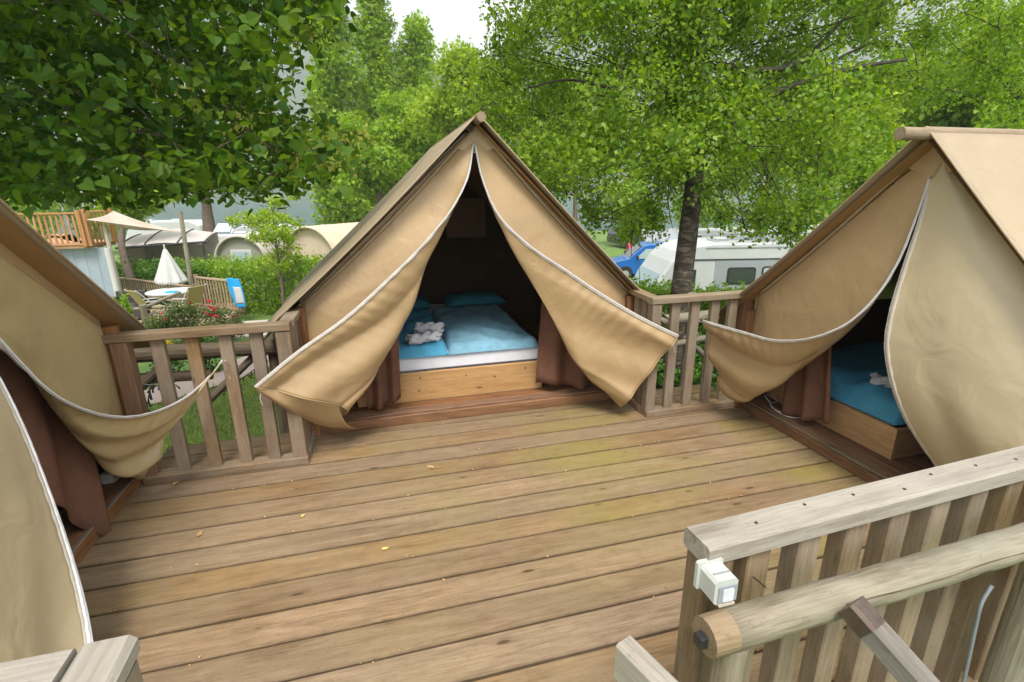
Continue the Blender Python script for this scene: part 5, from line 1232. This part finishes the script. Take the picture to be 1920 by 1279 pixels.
# the motorhome
o_ = V(8.45, 13.83, -2.78); dx_ = nrm(V(.979, -.204, 0)); dy_ = nrm(V(.204, .979, 0))
mh = thing('motorhome', 'long white motorhome with curved nose behind the birch trunk', 'motorhome', o_+dx_*3.5+dy_*1.1)
prof = [(-.32, .38), (-.42, .75), (-.34, 1.15), (-.12, 1.6), (.06, 1.95), (.34, 2.40), (.62, 2.68), (1.05, 2.86), (1.6, 2.93), (7.0, 2.95), (7.25, 2.86), (7.34, 2.6), (7.34, .45), (.9, .38)]
profile_body('body', prof, o_, dx_, dy_, 2.25, M['cara'], mh)
panel('side_panel', o_, dx_, dy_, [(1.75, 1.05), (7.2, 1.05), (7.2, 2.40), (1.75, 2.40)], M['cara_grey'], mh, .008, .010)
panel('trim_line', o_, dx_, dy_, [(1.0, 2.43), (7.25, 2.43), (7.25, 2.47), (1.0, 2.47)], M['black'], mh, .016)
panel('trim_line', o_, dx_, dy_, [(1.4, 2.80), (7.2, 2.80), (7.2, 2.825), (1.4, 2.825)], M['cara_grey'], mh, .016)
for x0, x1, z0, z1, g in ((2.15, 3.07, 1.66, 2.20, 'glass'), (3.26, 4.0, 1.74, 2.22, 'glass_l'), (4.8, 5.7, 1.66, 2.20, 'glass')):
    w_ = panel('window', o_, dx_, dy_, rr_(x0, x1, z0, z1, .09), M['black'], mh, .022); panel('pane', o_, dx_, dy_, rr_(x0+.05, x1-.05, z0+.05, z1-.05, .06), M[g], w_, .036)
w_ = panel('cab_window', o_, dx_, dy_, [(.28, 1.55), (1.15, 1.55), (1.15, 2.15), (.72, 2.15), (.42, 1.85)], M['black'], mh, .02); panel('pane', o_, dx_, dy_, [(.36, 1.60), (1.1, 1.60), (1.1, 2.1), (.74, 2.1), (.47, 1.83)], M['glass'], w_, .034)
n = MB(); n.add([o_+dx_*(-.30)+dy_*.15+V(-.015, 0, 1.25), o_+dx_*(-.30)+dy_*2.1+V(-.015, 0, 1.25), o_+dx_*.07+dy_*2.05+V(-.03, 0, 2.0), o_+dx_*.07+dy_*.2+V(-.03, 0, 2.0)], [(0, 1, 2, 3)]); n.build('windscreen', M['glass_l'], mh, thick=.03)
n = MB(); n.box(o_+dx_*.55+dy_*-.22+V(0, 0, 1.75), (.10, .16, .42), ch=.03); n.build('mirror', M['cara'], mh)
for s_, w_ in ((2.2, .5), (3.8, .6), (5.6, .5)):
    n = MB(); n.box(o_+dx_*s_+dy_*1.0+V(0, 0, 2.99), (w_, w_, .10), ch=.03); n.build('roof_vent', M['cara'], mh)
for yy in (.35, 1.9):
    n = MB(); n.cyl(o_+dx_*1.8+dy_*yy+V(0, 0, 3.04), o_+dx_*6.8+dy_*yy+V(0, 0, 3.04), .022, n=8); n.build('roof_rail', M['cara_grey'], mh)
for s_ in (.55, 5.0): wheel(mh, o_+dx_*s_+V(0, 0, .33)+dy_*-.02, dy_, .33)
# the blue van
o_ = V(*atd(1143, 500, 28)[:2], 0); o_[2] = -1.14-1.97; dx_ = nrm(V(.965, -.26, 0)); dy_ = nrm(V(.26, .965, 0))
bv = thing('blue_van', 'bright blue van parked beyond the white motorhome', 'van', o_+dx_*2.3+dy_*.9)
prof = [(0, .30), (-.06, .62), (.04, .86), (.35, 1.0), (1.05, 1.16), (1.85, 1.86), (2.2, 1.95), (4.6, 1.95), (4.85, 1.75), (4.95, .9), (4.92, .32)]
profile_body('body', prof, o_, dx_, dy_, 1.85, M['van_blue'], bv)
w_ = panel('window', o_, dx_, dy_, [(1.42, 1.18), (2.35, 1.18), (2.35, 1.72), (1.98, 1.72)], M['glass_l'], bv, .02)
panel('window', o_, dx_, dy_, rr_(2.5, 3.6, 1.2, 1.74, .06), M['glass'], bv, .02); panel('window', o_, dx_, dy_, rr_(3.7, 4.65, 1.2, 1.74, .06), M['glass'], bv, .02)
n = MB(); n.add([o_+dx_*1.1+dy_*.18+V(0, 0, 1.215), o_+dx_*1.1+dy_*1.67+V(0, 0, 1.215), o_+dx_*1.8+dy_*1.6+V(0, 0, 1.845), o_+dx_*1.8+dy_*.25+V(0, 0, 1.845)], [(0, 1, 2, 3)]); n.build('windscreen', M['glass'], bv, thick=.03)
n = MB(); n.box(o_+dx_*1.5+dy_*-.12+V(0, 0, 1.25), (.08, .16, .18), ch=.03); n.build('mirror', M['black'], bv)
panel('door_seam', o_, dx_, dy_, [(2.42, .5), (2.44, .5), (2.44, 1.8), (2.42, 1.8)], M['black'], bv, .012); panel('headlight', o_, dx_, dy_, [(-.02, .78), (.30, .84), (.30, .98), (.05, .9)], M['glass_l'], bv, .02)
panel('wheel_arch', o_, dx_, dy_, [(.9+.43*math.cos(a), .34+.43*math.sin(a)) for a in np.linspace(0, math.pi, 12)], M['black'], bv, .006)
for s_ in (.9, 3.95): wheel(bv, o_+dx_*s_+V(0, 0, .33)-dy_*.03, dy_, .33)
# dark estate car with open tailgate
o_ = V(*atd(1172, 470, 42)[:2], 0); o_[2] = gz(o_)
dc = thing('dark_car', 'small dark car with its tailgate raised, far behind the blue van', 'car', o_+V(.9, 1, 0))
prof = [(0, .3), (-.05, .7), (.05, 1.05), (.35, 1.55), (1.5, 1.55), (1.85, 1.05), (1.9, .7), (1.85, .3)]
profile_body('body', prof, o_, V(1, 0, 0), V(0, 1, 0), 3.6, M['dark_car'], dc)
n = MB(); n.add([o_+V(.25, -.05, 1.6), o_+V(1.65, -.05, 1.6), o_+V(1.6, -.85, 2.15), o_+V(.3, -.85, 2.15)], [(0, 1, 2, 3)]); n.build('tailgate', M['cara_grey'], dc, thick=.06)
for s_ in (.25, 1.6):
    n = MB(); n.box(o_+V(s_, -.02, .95), (.18, .04, .3), ch=.02); n.build('tail_light', M['red_fl'], dc)
    n = MB(); n.cyl(o_+V(s_-.1, .5, .3), o_+V(s_+.1, .5, .3), .3, n=16); n.build('wheel', M['tyre'], dc)
p = atd(1187, 462, 34); z_ = gz(p); ph_ = thing('drying_rack', 'small rack draped with bright pink cloth beside the dark car', 'rack', (p[0], p[1], z_))
for s_ in (-.3, .3):
    for y_ in (-.2, .2):
        n = MB(); n.cyl(V(p[0]+s_, p[1]+y_, z_), V(p[0]+s_, p[1], p[2]+.1), .02, n=6); n.build('leg', M['cara_grey'], ph_)
n = MB(); n.grid(np.array([[V(p[0]+x, p[1]+y_, p[2]+.18-1.9*abs(y_)+.03*math.sin(14*x)) for y_ in (-.34, -.2, -.08, 0, .08, .2, .34)] for x in np.linspace(-.38, .38, 9)])); n.build('cloth', M['pink'], ph_, smooth=True, thick=.02)
# grey ridge tent beyond the motorhome
o_ = V(*atd(1210, 470, 32)[:2], 0); o_[2] = gz(o_); zt = atd(1238, 428, 33)[2]
gt = thing('awning_tent', 'grey awning tent behind the motorhome nose', 'tent', o_+V(1.4, 1, 0)); w_ = 2.8
for s_ in (0, 1):
    e = o_+V(0, 2.4*s_, zt-o_[2]-.75); n = MB(); n.grid(np.array([[e*(1-v)+(o_+V(0, 1.2, zt-o_[2]))*v+V(w_*u, 0, -.10*math.sin(math.pi*u)) for v in np.linspace(0, 1, 5)] for u in np.linspace(0, 1, 8)])); n.build('roof', M['cara_grey'], gt, smooth=True, thick=.02)
    n = MB(); n.add([o_+V(0, 2.38*s_, 0), o_+V(w_, 2.38*s_, 0), o_+V(w_, 2.38*s_, zt-o_[2]-.78), o_+V(0, 2.38*s_, zt-o_[2]-.78)], [(0, 1, 2, 3)]); n.build('wall', M['awning'], gt, thick=.02)
# further white motorhomes
for k, (px, d, w_, py, lb) in enumerate(((1440, 27, 6.0, 428, 'white motorhome far right with rounded roof beside the tent'), (1290, 38, 5.5, 432, 'distant white motorhome seen right of the birch trunk'))):
    o_ = V(*atd(px, 480, d)[:2], 0); o_[2] = gz(o_); h_ = atd(px, py, d)[2]-o_[2]
    t = thing('motorhome', lb, 'motorhome', o_+V(2, 1, 0), 'white motorhomes in the distance')
    prof = [(0, .4), (-.3, 1.0), (-.1, 1.35), (.5, h_*.62), (-.1, h_*.72), (.1, h_*.92), (.8, h_), (w_-.3, h_), (w_, h_*.9), (w_, .4)]
    profile_body('body', prof, o_, V(1, 0, 0), V(0, 1, 0), 2.2, M['cara'], t)
    for a in (1.6, 3.2): panel('window', o_, V(1, 0, 0), V(0, 1, 0), rr_(a, a+.9, h_*.5, h_*.72, .06), M['glass'], t, .02)
    panel('cab_window', o_, V(1, 0, 0), V(0, 1, 0), [(.15, 1.35), (1.0, 1.35), (1.0, h_*.6), (.6, h_*.6)], M['glass'], t, .02)
    for s_ in (.7, w_-1.4): wheel(t, o_+V(s_, 0, .33)-V(0, .02, 0), V(0, 1, 0), .33)
# caravans at left
for k, (px, d, w_, h_px, lb, rot) in enumerate(((318, 23.5, 5.2, 442, 'white caravan with raised skylight behind the left hedge', -.12), (560, 25, 5.0, 427, 'long white caravan roof behind the tan awning', -.1), (240, 33, 5.0, 415, 'white caravan partly hidden by the shade sail and tree', -.1), (430, 36, 5.2, 424, 'farthest white caravan behind the olive hut', .05))):
    o_ = V(*atd(px, 500, d)[:2], 0); o_[2] = gz(o_); h_ = atd(px+40, h_px, d)[2]-o_[2]; dx_ = V(math.cos(rot), math.sin(rot), 0); dy_ = V(-math.sin(rot), math.cos(rot), 0)
    t = thing('caravan', lb, 'caravan', o_+dx_*2.5+dy_, 'caravans behind the hedge')
    prof = [(.1, .45), (-.05, .9), (.05, h_*.55), (.5, h_*.88), (1.1, h_), (w_-.8, h_), (w_-.2, h_*.9), (w_, h_*.6), (w_, .45)]
    profile_body('body', prof, o_, dx_, dy_, 2.2, M['cara'], t)
    for a in (.9, 2.6): w2 = panel('window', o_, dx_, dy_, rr_(a, a+1.0, h_*.48, h_*.72, .08), M['black'], t, .02); panel('pane', o_, dx_, dy_, rr_(a+.05, a+.95, h_*.48+.05, h_*.72-.05, .06), M['glass_l'], w2, .034)
    for a in (1.3, 3.0): n = MB(); n.box(o_+dx_*a+dy_*1.1+V(0, 0, h_+.05), (.5, .5, .10), ch=.03); n.build('roof_vent', M['cara'], t)
    if k == 0:
        q = o_+dx_*1.75+dy_*.9+V(0, 0, h_+.02); n = MB(); n.add([q, q+dx_*.9, q+dx_*1.0+dy_*.35+V(0, 0, .45), q+dx_*.2+dy_*.35+V(0, 0, .45)], [(0, 1, 2, 3)]); sk = n.build('skylight', M['cara'], t, thick=.05)
        n = MB(); q2 = q+V(0, -.05, .03); n.add([q2+dx_*.14+V(0, 0, .05), q2+dx_*.82+V(0, 0, .05), q2+dx_*.90+dy_*.30+V(0, 0, .38), q2+dx_*.27+dy_*.30+V(0, 0, .38)], [(0, 1, 2, 3)]); n.build('pane', M['glass_l'], sk, thick=.02)
    wheel(t, o_+dx_*2.4+V(0, 0, .3)-dy_*.02, dy_, .3)
# caravan awning canopy
a0 = atd(232, 505, 19.5); a0[2] = gz(a0); aw = thing('caravan_awning', 'grey beige arched caravan awning with dark poles below the sail', 'awning', a0+V(1.2, 1, 0))
zt = atd(290, 438, 19.5)[2]; ze = atd(232, 470, 19.5)[2]
G = np.zeros((14, 14, 3)); span = 2.9
for i in range(14):
    for j in range(14):
        u, v = i/13, j/13; G[i, j] = V(a0[0]+span*u, a0[1]+2.2*v, ze+(zt-ze)*math.sin(min(1, .25+.75*v)*math.pi/2)*(.55+.45*math.sin(math.pi*(.12+.76*u)))-.03*math.sin(9*u))
n = MB(); n.grid(G); n.build('roof', M['awning'], aw, smooth=True, thick=.03)
for u in (0, 4, 9, 13): n = MB(); n.tube(G[u]+V(0, -.02, .03), .025, n=6); n.build('pole', M['black'], aw, smooth=True)
n = MB(); n.cyl(G[0, 0]+V(-.1, -.03, -.05), G[13, 0]+V(.2, -.03, .1), .045, n=8); n.build('front_bar', M['black'], aw)
for u in (0, 5, 13):
    p = G[u, 0]; n = MB(); n.cyl(V(p[0], p[1], a0[2]), p, .03, n=8); n.build('leg', M['black'], aw)
n = MB(); n.add([V(a0[0], a0[1]+2.2, a0[2]), V(a0[0]+span, a0[1]+2.2, a0[2]), G[13, 13], G[0, 13]], [(0, 1, 2, 3)]); n.build('back_wall', M['awning'], aw, thick=.02)
n = MB(); n.add([V(a0[0], a0[1], a0[2]), V(a0[0], a0[1]+2.2, a0[2]), G[0, 13], G[0, 0]], [(0, 1, 2, 3)]); n.build('side_wall', M['awning'], aw, thick=.02)
# barrel huts
def barrel(px, d, py_top, half, mat, gmat, label, rot, window=True):
    o_ = V(*atd(px, 500, d)[:2], 0); o_[2] = gz(o_); h_ = atd(px, py_top, d)[2]-o_[2]; dx_ = V(math.cos(rot), math.sin(rot), 0); dy_ = V(-math.sin(rot), math.cos(rot), 0)
    t = thing('barrel_hut', label, 'hut', o_+dy_*1.5, 'barrel roofed huts'); A_ = np.linspace(0, math.pi, 25); wz = h_-half*.95
    arch = [(half*math.cos(a), wz+half*.95*math.sin(a)) for a in A_]
    full = [(half, 0)]+arch+[(-half, 0)]
    G = np.array([[o_+dx_*a+dy_*w+V(0, 0, b) for a, b in full] for w in np.linspace(-.15, 3.6, 10)]); n = MB(); n.grid(G); n.build('roof', mat, t, smooth=True, thick=.06)
    n = MB(); n.tube(np.array([o_+dx_*a+dy_*-.16+V(0, 0, b) for a, b in full]), .05, n=8); n.build('rim', mat, t, smooth=True)
    n = MB(); n.add([o_+dx_*a*.97+V(0, 0, b*.985) for a, b in full], [tuple(range(len(full)))]); n.build('gable', gmat, t, thick=.04)
    if window:
        w2 = panel('window', o_, dx_, dy_, rr_(-.42, .42, wz-.15, wz+.42, .04), M['white_cloth'], t, .04); panel('pane', o_, dx_, dy_, rr_(-.33, .33, wz-.06, wz+.33, .03), M['glass_l'], w2, .056)
        for a in (-.36, .36): panel('shutter', o_, dx_, dy_, [(a-.04, wz-.5), (a+.04, wz-.5), (a+.04, wz-.15), (a-.04, wz-.15)], M['white_cloth'], t, .04)
    return t
barrel(457, 20.5, 441, 1.0, plain('pale_hut_roof', (.52, .48, .40), .8, .08, 3), M['olive_hut'], 'olive gabled barrel hut with white window above the hedge', -.25)
barrel(590, 18.5, 424, 1.35, M['tan_hut'], M['tan_hut'], 'tan canvas barrel hut beside the middle tent roof', -.75, window=False)

# ------------------------------------------------------------------ air
n = MB(); x0, x1, y0, y1, z0, z1 = -2300, 2700, -200, 1500, -13, 520
n.add([(x0, y0, z0), (x1, y0, z0), (x1, y1, z0), (x0, y1, z0), (x0, y0, z1), (x1, y0, z1), (x1, y1, z1), (x0, y1, z1)], [(3, 2, 1, 0), (4, 5, 6, 7), (0, 1, 5, 4), (1, 2, 6, 5), (2, 3, 7, 6), (3, 0, 4, 7)])
hm_ = bpy.data.materials.new('haze'); hm_.use_nodes = True; hm_.node_tree.nodes.clear()
ho = hm_.node_tree.nodes.new('ShaderNodeOutputMaterial'); hv = hm_.node_tree.nodes.new('ShaderNodeVolumePrincipled')
hv.inputs['Color'].default_value = (.93, .95, .97, 1); hv.inputs['Density'].default_value = .0008; hv.inputs['Anisotropy'].default_value = 0.0
hm_.node_tree.links.new(hv.outputs[0], ho.inputs['Volume'])
tag(n.build('haze', hm_, origin=(0, 0, 0)), kind='stuff')
